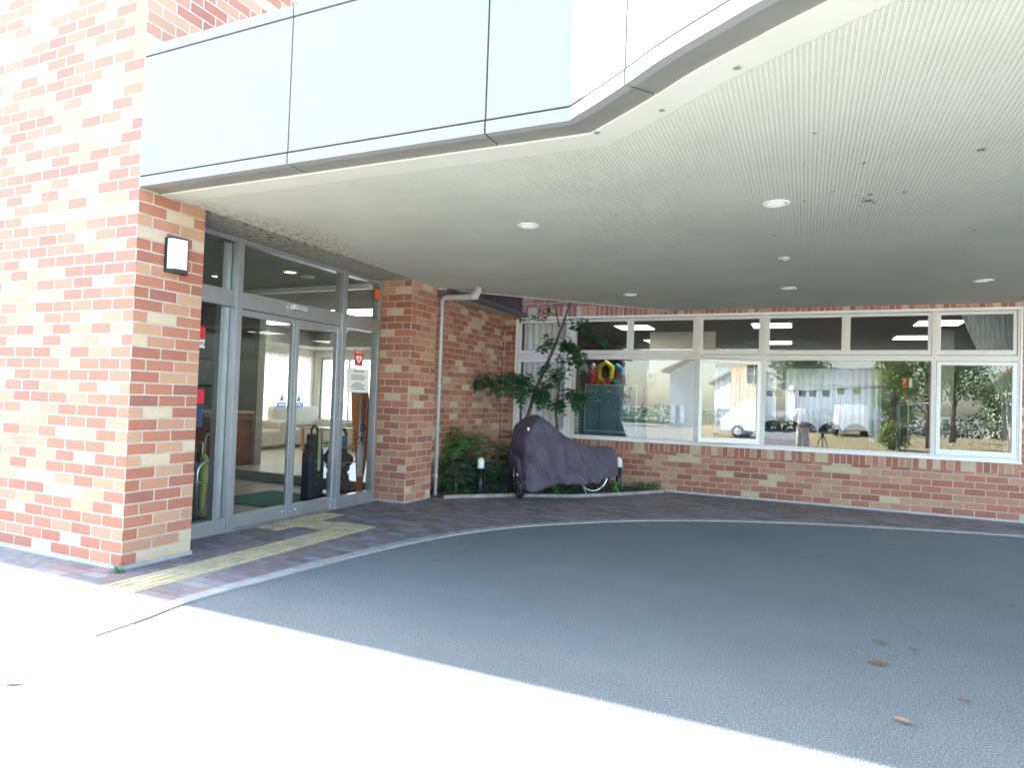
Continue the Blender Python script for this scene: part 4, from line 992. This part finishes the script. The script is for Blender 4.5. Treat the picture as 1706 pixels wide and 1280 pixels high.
for k, (z, a0, a1) in enumerate(((1.695, 6.66, 6.86), (1.645, 6.62, 6.86), (1.62, 6.60, 6.90), (1.595, 6.62, 6.87), (1.545, 6.68, 6.82), (1.52, 6.63, 6.89), (1.495, 6.61, 6.86), (1.47, 6.65, 6.9))):
    y = a0
    while y < a1: w_ = random.uniform(.006, .014); b.box(XS+.0015, XS+.002, y, y+w_, z-(.010 if k == 0 else .006), z+(.010 if k == 0 else .006)); y += w_+.005
b.build('lettering', M['ink'], T)
for sg, yc in ((-1, 5.44), (1, 5.70)):
    T = thing('door_sticker', 'small blue automatic door sticker on the %s sliding door next to the centre stile' % ('left' if sg < 0 else 'right'), 'sticker', (XS, yc, 1.23), 'pair of blue door stickers')
    b = MB(); b.box(XS-.001, XS+.001, yc-.06, yc+.06, 1.235, 1.285); b.add([(XS, yc+sg*.06, 1.235), (XS, yc+sg*.085, 1.26), (XS, yc+sg*.06, 1.285)], [(0, 1, 2)]); b.build('arrow_band', M['sblue'], T)
    MB().box(XS+.0015, XS+.002, yc-.05, yc+.05, 1.25, 1.27).build('lettering', M['paper'], T)
    MB().add([(XS, yc-.035, 1.30), (XS, yc+.035, 1.30), (XS, yc, 1.385)], [(0, 1, 2)]).build('figure', M['sblue'], T)
T = thing('security_sticker', 'red and white sticker at the brick corner behind the left side pane', 'sticker', (XS, 4.37, 1.8))
MB().box(XS-.001, XS+.001, 4.30, 4.41, 1.87, 1.99).build('red_field', M['red'], T); MB().box(XS-.001, XS+.001, 4.30, 4.41, 1.79, 1.869).build('white_field', M['paper'], T); text('ON', .06, rx(4.365, 1.83, XS+.002), 'lettering', M['navy'], T, .0005)
T = thing('notice_sticker', 'lower pink and dark stickers on the left side pane below the red and white one', 'sticker', (XS, 4.38, 1.2))
MB().box(XS-.001, XS+.001, 4.30, 4.43, 1.26, 1.40).build('pink_field', M['red'], T); MB().box(XS-.001, XS+.001, 4.30, 4.42, 1.04, 1.25).build('dark_field', M['navy'], T)

# ================================================================= ROOM BEHIND THE WINDOWS
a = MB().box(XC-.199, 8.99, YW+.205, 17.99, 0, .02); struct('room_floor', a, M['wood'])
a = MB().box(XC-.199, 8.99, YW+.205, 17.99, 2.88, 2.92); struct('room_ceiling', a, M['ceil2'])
a = MB().box(-2.2, 5.0, 17.55, 17.99, 2.38, 2.875); struct('curtain_box', a, M['ceil2'])
for i, (x, y) in enumerate(((-3.0, 12.3), (-3.05, 15.0), (-.55, 12.3), (1.9, 14.6), (1.95, 12.3), (-.6, 15.5), (4.3, 12.3))):
    lbs = ['lit ceiling panel behind the transom panes beside the tree, nearer the glass', 'lit ceiling panel behind the transom panes beside the tree, farther in', 'lit ceiling panel seen behind the mullion right of the open sash', 'long lit panel farther in behind the third transom pane from the right', 'lit ceiling panel crossing the mullion of the rightmost window', 'faint lit panel reflected deep in the room over the open sash', 'lit ceiling panel at the right border']
    panel(x, y, .62, .62, 2.879, lbs[i], 'lit ceiling panels of the room')
# curtains
tag(drape_y(YW+.25, -4.68, -3.66, .6, 2.86, .03, .12).build('curtain', M['brightcurt']), 'white curtain closed behind the leftmost window', 'curtain', 'white room curtains')
b = MB(); rg = [[Vector((lerp(x0, x1, i/40), YW+.34+.03*math.sin(i*1.1), z)) for i in range(41)] for z, x0, x1 in ((2.86, 1.98, 2.6), (2.6, 2.08, 2.6), (2.2, 2.24, 2.62), (1.6, 2.48, 2.7), (.5, 2.52, 2.72))]
b.rings(rg, close=False); tag(b.build('curtain', M['rcurt']), 'gathered white curtain behind the top right transom pane', 'curtain', 'white room curtains')
tag(drape_y(17.5, -1.5, 1.65, .72, 2.42, .035, .14).build('curtain', M['rcurt']), 'white curtain across the far window behind the wide pane', 'curtain', 'white room curtains')
tag(drape_y(17.5, -3.9, -1.52, .72, 2.42, .035, .14).build('curtain', M['rcurt']), 'white curtain on the far window behind the open sash', 'curtain', 'white room curtains')
a = MB().box(-.62, -.42, 16.9, 17.1, .02, 2.875); tag(a.build('column', M['walldark']), 'dark column in front of the far curtain', 'column')
a = MB().box(-2.9, -1.62, 13.2, 13.35, .02, 2.875); tag(a.build('partition_wall', M['wallcream']), 'beige partition behind the steel cabinet', 'wall')
a = MB().box(2.16, 2.34, 13.3, 13.5, .02, 2.875); tag(a.build('column', M['walldark']), 'pale grey column at the left side of the rightmost lower pane', 'column')
# blue cabinet with notices and toys
T = thing('steel_cabinet', 'blue grey steel cabinet with small magnets behind the second window', 'cabinet', (-3.35, 12.2, .02))
MB().box(-3.86, -2.84, 12.0, 12.4, .02, 1.75).build('cabinet_body', M['cabinet'], T, bevel=.006)
frame_y(11.985, -3.86, -2.84, .85, 1.752, .018, .014).build('edge_frame', M['steel'], T)
b = MB()
for i in range(16): x = -3.78+.86*random.random(); z = [1.60, 1.42, 1.12][i % 3]+.015*rv().x; b.box(x, x+random.uniform(.02, .05), 11.99, 11.999, z, z+.03)
b.build('magnet', M['tactile'], T)
for x in (-3.56, -3.2): MB().box(x-.003, x+.003, 11.992, 11.999, .1, 1.72).build('door_gap', M['black'], T)
T = thing('magazine_rack', 'narrow rack of white slips left of the steel cabinet', 'rack', (-3.98, 11.9, .02))
MB().box(-4.06, -3.9, 11.85, 11.95, .02, 1.62).build('rack_body', M['cabinet'], T)
for k in range(12): MB().box(-4.03, -3.93, 11.835, 11.849, .84+.06*k, .875+.06*k).build('slip', M['paper'], T)
def ring_toy(c, r, t, mat, name, lb_):
    N = 6; pts = [Vector(c)+Vector((math.cos(PI/2+2*PI*k/N)*r*.72, 0, math.sin(PI/2+2*PI*k/N)*r)) for k in range(N)]
    tag(MB().tube(pts, t, 4, closed=True).build(name, M[mat]), lb_, 'toy')
ring_toy((-3.50, 12.12, 1.99), .20, .055, 'yellow', 'ring_toy', 'yellow hexagonal ring standing on the steel cabinet'); ring_toy((-3.30, 12.22, 1.96), .17, .05, 'teal', 'ring_toy', 'blue hexagonal ring leaning behind the yellow one')
T = thing('doll', 'red and white figure at the left end of the cabinet top', 'doll', (-3.74, 12.1, 1.752)); MB().lathe((-3.74, 12.1, 1.753), [(.05, 0), (.07, .05), (.06, .22), (.04, .3)]).build('body', M['red'], T); MB().lathe((-3.74, 12.1, 2.055), [(.001, 0), (.045, .03), (.05, .07), (.001, .12)]).build('head', M['paper'], T)
for i, (x, mt) in enumerate(((-3.62, 'orangep'), (-3.44, 'red'), (-3.13, 'ink'))):
    T_ = MB().box(x-.04, x+.04, 12.02, 12.1, 1.752, 1.84+.05*i).build('toy_block', M[mt], bevel=.015) ; tag(T_, ['orange toy block between the doll and the yellow ring', 'red toy block under the yellow ring', 'dark toy block right of the blue ring'][i], 'toy', 'toy blocks on the cabinet')
# coat hooks / bottles on the partition
for i, x in enumerate((-2.62, -2.38, -2.2)):
    T = thing('paper_holder', ['white paper holder nearest the cabinet edge', 'white paper holder in the middle of three on the partition', 'white paper holder farthest right on the partition'][i], 'holder', (x, 13.16, 1.0), 'paper holders on the partition')
    MB().box(x-.05, x+.05, 13.1, 13.19, 1.05, 1.42).build('holder_body', M['steel'], T, bevel=.005); MB().tube([(x, 13.15, .6), (x, 13.15, 1.05)], .012, 8).build('stem', M['steel'], T)
T = thing('fire_extinguisher_box', 'small grey wall box on the partition above the cabinet', 'wall box', (-2.8, 13.18, 1.9)); MB().box(-2.92, -2.78, 13.12, 13.197, 1.85, 2.06).build('box_body', M['steel'], T, bevel=.005); MB().box(-2.90, -2.80, 13.112, 13.119, 1.93, 2.04).build('box_face', M['walldark'], T)
bpy.data.objects[T.name].name = 'wall_box'
# dark shelf unit in the right part of the wide pane
T = thing('shelf_unit', 'dark shelf unit with a pale rail at the right end of the wide pane', 'shelf', (1.75, 13, .02))
b = MB()
for z in (.5, .9, 1.2, 1.52): b.box(1.52, 2.3, 12.9, 13.3, z, z+.03)
b.box(1.5, 1.53, 12.9, 13.3, .02, 1.55); b.box(2.28, 2.31, 12.9, 13.3, .02, 1.55); b.build('shelves', M['navy'], T)
MB().tube([(1.62, 12.86, .3), (1.62, 12.86, 1.58), (2.2, 12.86, 1.58)], .012, 8).build('rail', M['steel'], T)
MB().box(1.56, 1.9, 12.95, 13.2, .93, 1.15).build('dark_box', M['blackfab'], T)
# bunting string with flags
T = thing('bunting', 'string of small dark and yellow pennants hanging across the room', 'bunting', (-.7, 14.6, 1.8))
gx = [(-.80, 14.8, 1.83), (0, 14.7, 1.79), (.8, 14.2, 1.84), (1.2, 13.9, 1.86), (2.2, 13.2, 2.02)]
MB().tube(gx, .004, 4).build('string', M['umb_k'], T)
fm = ['wood', 'dgreen', 'wood', 'umb_k', 'wood', 'navy', 'umb_y', 'yellow']
for k in range(8):
    px_ = [1283, 1297, 1318, 1337, 1354, 1376, 1401, 1428][k]; p = at(px_, 651 if k < 6 else 647, 14.6); b = MB(); w_ = .075
    b.add([(p.x-w_, p.y, p.z), (p.x+w_, p.y-.02, p.z+.005), (p.x+w_*.8, p.y-.02, p.z-.13), (p.x-w_*.8, p.y, p.z-.12)], [(0, 1, 2, 3)]); b.build('pennant', M[fm[k]], T)
T = thing('cloth_flag', 'red white and green striped flag hanging in the wide pane', 'flag', (1.45, 13.2, 1.9))
for k, mt in enumerate(('red', 'paper', 'dgreen')): p = at(1509+8*k, 630, 13); MB().box(p.x-.048, p.x+.048, 12.99, 13.0, p.z-.16, p.z).build('stripe', M[mt], T)
# dark chairs with rounded backs, in a row by the far curtain
def chair(x, y, s):
    T = thing('padded_chair', '', 'chair', (0, 0, .02), 'dark padded chairs in a row inside the room')
    b = MB(); N = 14; pr = [(math.cos(PI*k/N)*.25, .62+.40*math.sin(PI*k/N)**.7) for k in range(N+1)]+[(-.22, .50), (.22, .50)]
    b.add([(p[0], 0, p[1]) for p in pr]+[(p[0], .07, p[1]) for p in pr], [list(range(len(pr))), list(range(len(pr), 2*len(pr)))[::-1]]+[(i, (i+1) % len(pr), len(pr)+(i+1) % len(pr), len(pr)+i) for i in range(len(pr))])
    b.build('backrest', M['blackfab'], T, bevel=.012); MB().box(-.24, .24, -.46, -.02, .42, .50).build('seat', M['blackfab'], T, bevel=.02)
    for sx in (-.2, .2):
        for sy in (-.42, 0.02): MB().tube([(sx, sy, 0), (sx, sy, .43)], .013, 6).build('leg', M['chrome'], T)
    return T
c0 = chair(0, 0, 1); xs = [(-.62, 15.1), (-.25, 15.3), (.02, 15.1), (.52, 15.2), (.98, 15.1)]
lbs = ['dark padded chair at the left end of the row behind the wide pane', 'dark padded chair second from the left in the row', 'dark padded chair in the middle of the row beside the photographer reflection', 'dark padded chair second from the right in the row', 'dark padded chair at the right end of the row behind the wide pane']
for i, (x, y) in enumerate(xs):
    o = c0 if i == 0 else copy_tree(c0); o.location = (x, y, .15); o.rotation_euler = (0, 0, .2*math.sin(i*2.3)); o['label'] = lbs[i]
for o in [c0]: pass
struct('room_platform', MB().box(-1.2, 1.9, 14.3, 16.3, .021, .15), M['wood'])
# ================================================================= MIRRORED SURROUNDINGS (behind the camera)
# vans
def van(loc, rz, lb_, L=4.4, H=1.75):
    T = thing('white_van', lb_, 'van', (0, 0, 0), 'white vans parked by the field')
    W = 1.65; pr = [(-L/2, .35), (-L/2, .8), (-L/2+.12, .98), (-L/2+.75, 1.62), (-L/2+1.0, H), (L/2-.12, H), (L/2-.03, 1.2), (L/2, .35)]
    def wv2(hw, ins): return [Vector((p[0], s*(hw-(ins if p[1] > 1.0 else 0)), p[1])) for s in (-1, 1) for p in pr]
    vs = wv2(W/2, .1); k = len(pr); MB().add(vs, [list(range(k)), list(range(k, 2*k))[::-1]]+[(i, (i+1) % k, k+(i+1) % k, k+i) for i in range(k)]).build('body', M['van'], T, bevel=.03)
    for s in (-1, 1):
        for (x0, x1, x2, x3) in ((-L/2+.55, -L/2+1.35, -L/2+1.35, -L/2+1.0), (-L/2+1.45, -.1, -.1, -L/2+1.45), (0, L/2-.3, L/2-.35, 0)):
            MB().add([(x0, s*(W/2-.085), 1.03), (x1, s*(W/2-.085), 1.03), (x2, s*(W/2-.098), 1.52), (x3, s*(W/2-.098), 1.52)], [(0, 1, 2, 3)] if s < 0 else [(3, 2, 1, 0)]).build('side_window', M['carglass'], T)
        for x in (-L/2+.75, L/2-.8):
            w_ = MB().rings([[Vector((x+math.cos(a*PI/12)*r, s*(W/2+d), .30+math.sin(a*PI/12)*r)) for a in range(24)] for r, d in ((.3, -.18), (.3, .01), (.2, .025), (.05, .03))]).build('wheel', M['rubber'], T)
            MB().rings([[Vector((x+math.cos(a*PI/12)*r, s*(W/2+d), .30+math.sin(a*PI/12)*r)) for a in range(24)] for r, d in ((.19, .028), (.17, .035), (.03, .04))]).build('hub', M['steel'], w_)
    MB().add([(-L/2+.13, -.68, 1.03), (-L/2+.13, .68, 1.03), (-L/2+.66, .62, 1.58), (-L/2+.66, -.62, 1.58)], [(0, 1, 2, 3)]).build('windscreen', M['carglass'], T)
    for y in (-.6, .6): MB().box(-L/2-.02, -L/2+.02, y-.14, y+.14, .68, .82).build('headlight', M['steel'], T, bevel=.01)
    T.location = loc; T.rotation_euler = (0, 0, rz); return T
v1 = van((12.3, -5.6, .01), math.atan2(.75, .66)+0.0, 'white van with dark windows mirrored in the open sash')
v2 = copy_tree(v1, (2.4, -21.0, .01), PI/2, label='distant white van mirrored in the wide pane beyond the field')
# houses
def gable(b, cx, cy, w_, d, h, rh, ov, rz):
    m = Matrix.Translation((cx, cy, 0)) @ Matrix.Rotation(rz, 4, 'Z')
    v = [(-w_/2-ov, -d/2-ov, h), (w_/2+ov, -d/2-ov, h), (w_/2+ov, d/2+ov, h), (-w_/2-ov, d/2+ov, h), (0, -d/2-ov, h+rh), (0, d/2+ov, h+rh)]
    v += [(x, y, z+.15) for x, y, z in v]
    b.add([m @ Vector(q) for q in v], [(0, 4, 5, 3), (4, 1, 2, 5), (0, 6, 10, 4), (4, 10, 7, 1), (3, 5, 11, 9), (5, 2, 8, 11), (6, 9, 11, 10), (10, 11, 8, 7), (0, 3, 9, 6), (1, 7, 8, 2)])
def house(cx, cy, w_, d, h, rh, rz, wall, roof, lb_, wins):
    T = thing('house', lb_, 'house', (cx, cy, 0)); m = Matrix.Translation((cx, cy, 0)) @ Matrix.Rotation(rz, 4, 'Z')
    b = MB(); q = MB().prism([(-w_/2, -d/2), (w_/2, -d/2), (w_/2, d/2), (-w_/2, d/2)], -.02, h)
    q.add([(-w_/2, -d/2, h), (w_/2, -d/2, h), (0, -d/2, h+rh), (-w_/2, d/2, h), (w_/2, d/2, h), (0, d/2, h+rh)], [(0, 1, 2), (5, 4, 3)])
    b.add([m @ v for v in q.v], q.f); b.build('wall', M[wall], T); r_ = MB(); gable(r_, cx, cy, w_, d, h, rh, .45, rz); r_.build('roof', M[roof], T)
    for (side, u, z, ww, hh) in wins:
        fr = MB(); gl = MB(); bar = .05
        def put(bb, u0, u1, z0, z1, t0, t1):
            if side == 'f': c = MB().box(u0, u1, d/2+t0, d/2+t1, z0, z1)
            elif side == 'l': c = MB().box(-w_/2-t1, -w_/2-t0, u0, u1, z0, z1)
            elif side == 'r': c = MB().box(w_/2+t0, w_/2+t1, u0, u1, z0, z1)
            else: c = MB().box(u0, u1, -d/2-t1, -d/2-t0, z0, z1)
            bb.add([m @ v for v in c.v], c.f)
        put(fr, u-ww/2, u-ww/2+bar, z, z+hh, .002, .06); put(fr, u+ww/2-bar, u+ww/2, z, z+hh, .002, .06); put(fr, u-ww/2+bar, u+ww/2-bar, z, z+bar, .002, .06); put(fr, u-ww/2+bar, u+ww/2-bar, z+hh-bar, z+hh, .002, .06); put(fr, u-.02, u+.02, z+bar, z+hh-bar, .002, .05); put(fr, u-ww/2+bar, u-.021, z+hh*.5-.02, z+hh*.5+.02, .002, .05); put(fr, u+.021, u+ww/2-bar, z+hh*.5-.02, z+hh*.5+.02, .002, .05)
        put(gl, u-ww/2+bar, u+ww/2-bar, z+bar, z+hh-bar, .003, .02); f_ = fr.build('window', M['white'], T); gl.build('pane', M['carglass'], f_)
house(-5.2, -26, 5.4, 7, 3.6, 1.5, .1, 'hblue', 'roofg', 'pale blue house with grey gable roof mirrored left of the open sash', [('f', 0, 1.0, 1.2, 1.2)])
house(27.5, -23.5, 8, 7, 5.6, 1.8, .72, 'hbeige', 'roofr', 'tall beige house with lattice windows mirrored in the open sash', [('f', -2.4, 3.2, 1.1, 1.5), ('f', 1.6, 3.2, 1.1, 1.5), ('f', -1.8, .8, 1.5, 1.2), ('l', 1, 3.2, 1, 1.4)])
house(31.5, -33.5, 6, 7, 3.4, 2.0, .74, 'hwhite', 'roofg', 'white gabled house behind the van mirrored in the open sash', [('f', 0, 1.2, 1.4, 1.4)])
house(14.5, -27, 9, 6, 2.6, 1.5, 1.45, 'hwhite', 'roofr', 'low house with orange brown roof mirrored in the rightmost pane', [('l', 0, .9, 1.6, 1.1), ('f', 0, .9, 1.6, 1.1)])
house(2.5, -38, 9, 7, 3.2, 1.6, 1.5, 'hwhite', 'roofg', 'distant white house mirrored behind the field', [('l', 0, .9, 1.6, 1.1), ('r', 0, .9, 1.6, 1.1)])
house(-20, -34, 9, 7, 5.2, 1.6, .2, 'hbeige', 'roofg', 'beige house far across the street behind the camera', [('f', -2, 3, 1.4, 1.2), ('f', 2, 3, 1.4, 1.2), ('f', 0, .9, 2, 1.2)])
# trees and hedges
def tree(x, y, h, r, mat, lb_, n=2600, zlow=.35, ls=.2, name='broadleaf_tree'):
    T = thing(name, lb_, 'tree', (x, y, 0), 'trees behind the camera')
    b = MB(); b.tube([(x, y, -.02), (x+.05, y, h*.35), (x-.05, y+.05, h*.7)], [.05*h**.9*.6, .035*h**.9*.6, .02], 8)
    cl = []
    for i in range(16):
        a = random.random()*2*PI; zz = random.uniform(zlow, .92)*h; k = math.sin(PI*min(1, max(.1, (zz/h-zlow*.6)/(1.02-zlow*.6))))**.6*r*.75
        c = Vector((x+math.cos(a)*k*random.uniform(.3, 1), y+math.sin(a)*k*random.uniform(.3, 1), zz)); cl.append((c, r*random.uniform(.28, .5)))
        b.tube([Vector((x, y, max(.3, zz*.6))), (Vector((x, y, zz*.8))+c)/2, c], [.02*h*.3, .01*h*.3, .004], 5)
    b.build('trunk', M['bark'], T); f = MB()
    for i in range(n):
        c, cr = random.choice(cl); p = c+rv().normalized()*cr*random.uniform(.4, 1.05); leaf(f, p, rv(), rv(), ls*random.uniform(.6, 1.3), ls*.5)
    f.build('crown', M[mat], T)
tree(-.4, -24.5, 6.8, 2.5, 'hedge', 'dark leafy tree mirrored at the top left of the wide pane', 5000, .5, .17)
tree(3.0, -6.6, 4.6, 1.0, 'bamboo', 'tall yellow green shrubby tree mirrored at the right of the wide pane', 5200, .08, .15)
tree(4.6, -9.5, 6.2, 1.9, 'hedge', 'dark tree standing behind the yellow green one', 5000, .3, .15)
tree(7.0, -18.5, 5.6, 2.0, 'hedge', 'dark tree mirrored at the top left of the rightmost pane', 5000, .45, .15)
tree(10.5, -24.5, 4.2, 1.8, 'hedge', 'round tree beside the orange brown roofed house', 2000, .2); tree(17, -24, 4.5, 2.0, 'bamboo', 'light green tree right of the orange brown roofed house', 2000, .2)
tree(-13, -22, 5, 2.2, 'hedge', 'broad tree left of the pale blue house', 2000, .3); tree(20.5, -14, 4.2, 1.6, 'hedge', 'tree near the beige house', 1600, .3)
f = MB()
for i in range(9000):
    x = random.uniform(-14, 38); f_ = noise.noise(Vector((x*.35, 0, 0)))*.5+.9; p = Vector((x, -27.8+rv().y*.6, random.random()*f_*1.3)); leaf(f, p, rv(), rv(), .26, .13)
tag(f.build('hedge', M['hedge']), 'long ragged green hedge along the far side of the dry field', 'hedge')
b = MB()
for k in range(30): x = .5+k*1.2; b.box(x-.02, x+.02, -25.62, -25.58, 0, 1.0)
for z in (.3, .6, .95): b.tube([(.5, -25.6, z), (35.3, -25.6, z)], .015, 5)
tag(b.build('wire_fence', M['steel']), 'thin grey wire fence at the far edge of the dry field', 'fence')

# photographer standing behind the camera, mirrored in the wide pane
def skin_body(name, verts, edges, rad, mat, parent, sub=2):
    me = bpy.data.meshes.new(name); o3 = WO[parent.name]; me.from_pydata([Vector(v)-o3 for v in verts], edges, []); o = bpy.data.objects.new(name, me); COL.objects.link(o); o.parent = parent; WO[o.name] = o3
    o.modifiers.new('skin', 'SKIN')
    bpy.context.view_layer.objects.active = o
    for i, r_ in enumerate(rad): me.skin_vertices[0].data[i].radius = (r_, r_) if not isinstance(r_, tuple) else r_
    me.skin_vertices[0].data[0].use_root = True
    s = o.modifiers.new('sub', 'SUBSURF'); s.levels = sub; s.render_levels = sub
    dg = bpy.context.evaluated_depsgraph_get(); m2 = bpy.data.meshes.new_from_object(o.evaluated_get(dg)); o.modifiers.clear(); o.data = m2; m2.materials.clear(); m2.materials.append(mat)
    m2.polygons.foreach_set('use_smooth', [True]*len(m2.polygons)); return o
PX, PY = -.03, -.42
T = thing('person', 'person in white clothes and dark boots with raised hands, mirrored in the wide pane', 'person', (PX, PY, 0))
def V(x, y, z): return (PX+x, PY+y, z)
bv = [V(0, 0, .93), V(0, 0, 1.08), V(0, .01, 1.25), V(0, .0, 1.38), V(0, .01, 1.46), V(0, .04, 1.53), V(0, .05, 1.60), V(0, .04, 1.67),
      V(.15, .01, 1.36), V(.22, .12, 1.16), V(.12, .30, 1.36), V(.09, .33, 1.40), V(-.15, .01, 1.36), V(-.22, .12, 1.16), V(-.12, .30, 1.36), V(-.09, .33, 1.40),
      V(.09, 0, .86), V(.10, .01, .48), V(.11, -.01, .09), V(.12, .14, .04), V(-.09, 0, .86), V(-.10, .01, .48), V(-.11, -.01, .09), V(-.12, .14, .04)]
be = [(0, 1), (1, 2), (2, 3), (3, 4), (4, 5), (5, 6), (6, 7), (3, 8), (8, 9), (9, 10), (10, 11), (3, 12), (12, 13), (13, 14), (14, 15), (0, 16), (16, 17), (17, 18), (18, 19), (0, 20), (20, 21), (21, 22), (22, 23)]
br_ = [.13, .125, .14, .12, .055, .075, .095, .07, .06, .045, .03, .035, .06, .045, .03, .035, .085, .058, .042, .04, .085, .058, .042, .04]
skin_body('body', bv, be, br_, M['skin'], T)
skin_body('shirt', [V(0, 0, .9), V(0, 0, 1.08), V(0, .01, 1.25), V(0, 0, 1.38), V(0, .005, 1.43), V(.155, .01, 1.36), V(.21, .1, 1.19), V(-.155, .01, 1.36), V(-.21, .1, 1.19)], [(0, 1), (1, 2), (2, 3), (3, 4), (3, 5), (5, 6), (3, 7), (7, 8)], [.155, .148, .16, .14, .075, .08, .062, .08, .062], M['shirt'], T)
skin_body('trousers', [V(0, 0, .93), V(.09, 0, .84), V(.10, .01, .48), V(.11, -.01, .22), V(-.09, 0, .84), V(-.10, .01, .48), V(-.11, -.01, .22)], [(0, 1), (1, 2), (2, 3), (0, 4), (4, 5), (5, 6)], [.145, .11, .09, .08, .11, .09, .08], M['shirt'], T)
skin_body('boots', [V(.11, -.01, .22), V(.11, -.01, .08), V(.12, .15, .05)], [(0, 1), (1, 2)], [.07, .065, .05], M['trousers'], T)
skin_body('boots', [V(-.11, -.01, .22), V(-.11, -.01, .08), V(-.12, .15, .05)], [(0, 1), (1, 2)], [.07, .065, .05], M['trousers'], T)
skin_body('hair', [V(0, .03, 1.69), V(0, -.01, 1.63), V(0, .0, 1.56)], [(0, 1), (1, 2)], [.085, .098, .07], M['hair'], T)
fg = MB()
for s in (-1, 1):
    fg.tube([V(s*.085, .33, 1.405), V(s*.08, .36, 1.41), V(s*.075, .375, 1.40)], [.014, .012, .009], 6)
    for k in range(4): fg.tube([V(s*.085, .335, 1.395-.018*k), V(s*.075, .372, 1.393-.018*k), V(s*.05, .385, 1.393-.018*k)], [.009, .008, .006], 6)
fg.build('fingers', M['skin'], T)
# tripod next to the photographer
tx, ty_ = .52, -.3
T = thing('camera_tripod', 'black camera on a tripod mirrored right of the photographer', 'tripod', (tx, ty_, 0))
for k in range(3):
    a = PI/2+k*2*PI/3; b = MB(); b.tube([(tx, ty_, .72), (tx+math.cos(a)*.15, ty_+math.sin(a)*.15, .36), (tx+math.cos(a)*.28, ty_+math.sin(a)*.28, .01)], [.016, .013, .009], 8); b.build('leg', M['black'], T)
MB().tube([(tx, ty_, .6), (tx, ty_, .78)], .016, 8).build('centre_column', M['black'], T)
b = MB().box(tx-.11, tx+.11, ty_-.05, ty_+.05, .78, .94); b.rings([[Vector((tx+math.cos(a*PI/8)*.035, ty_+.05+dy, .86+math.sin(a*PI/8)*.035)) for a in range(16)] for dy in (0, .08)]); b.build('camera_body', M['black'], T)
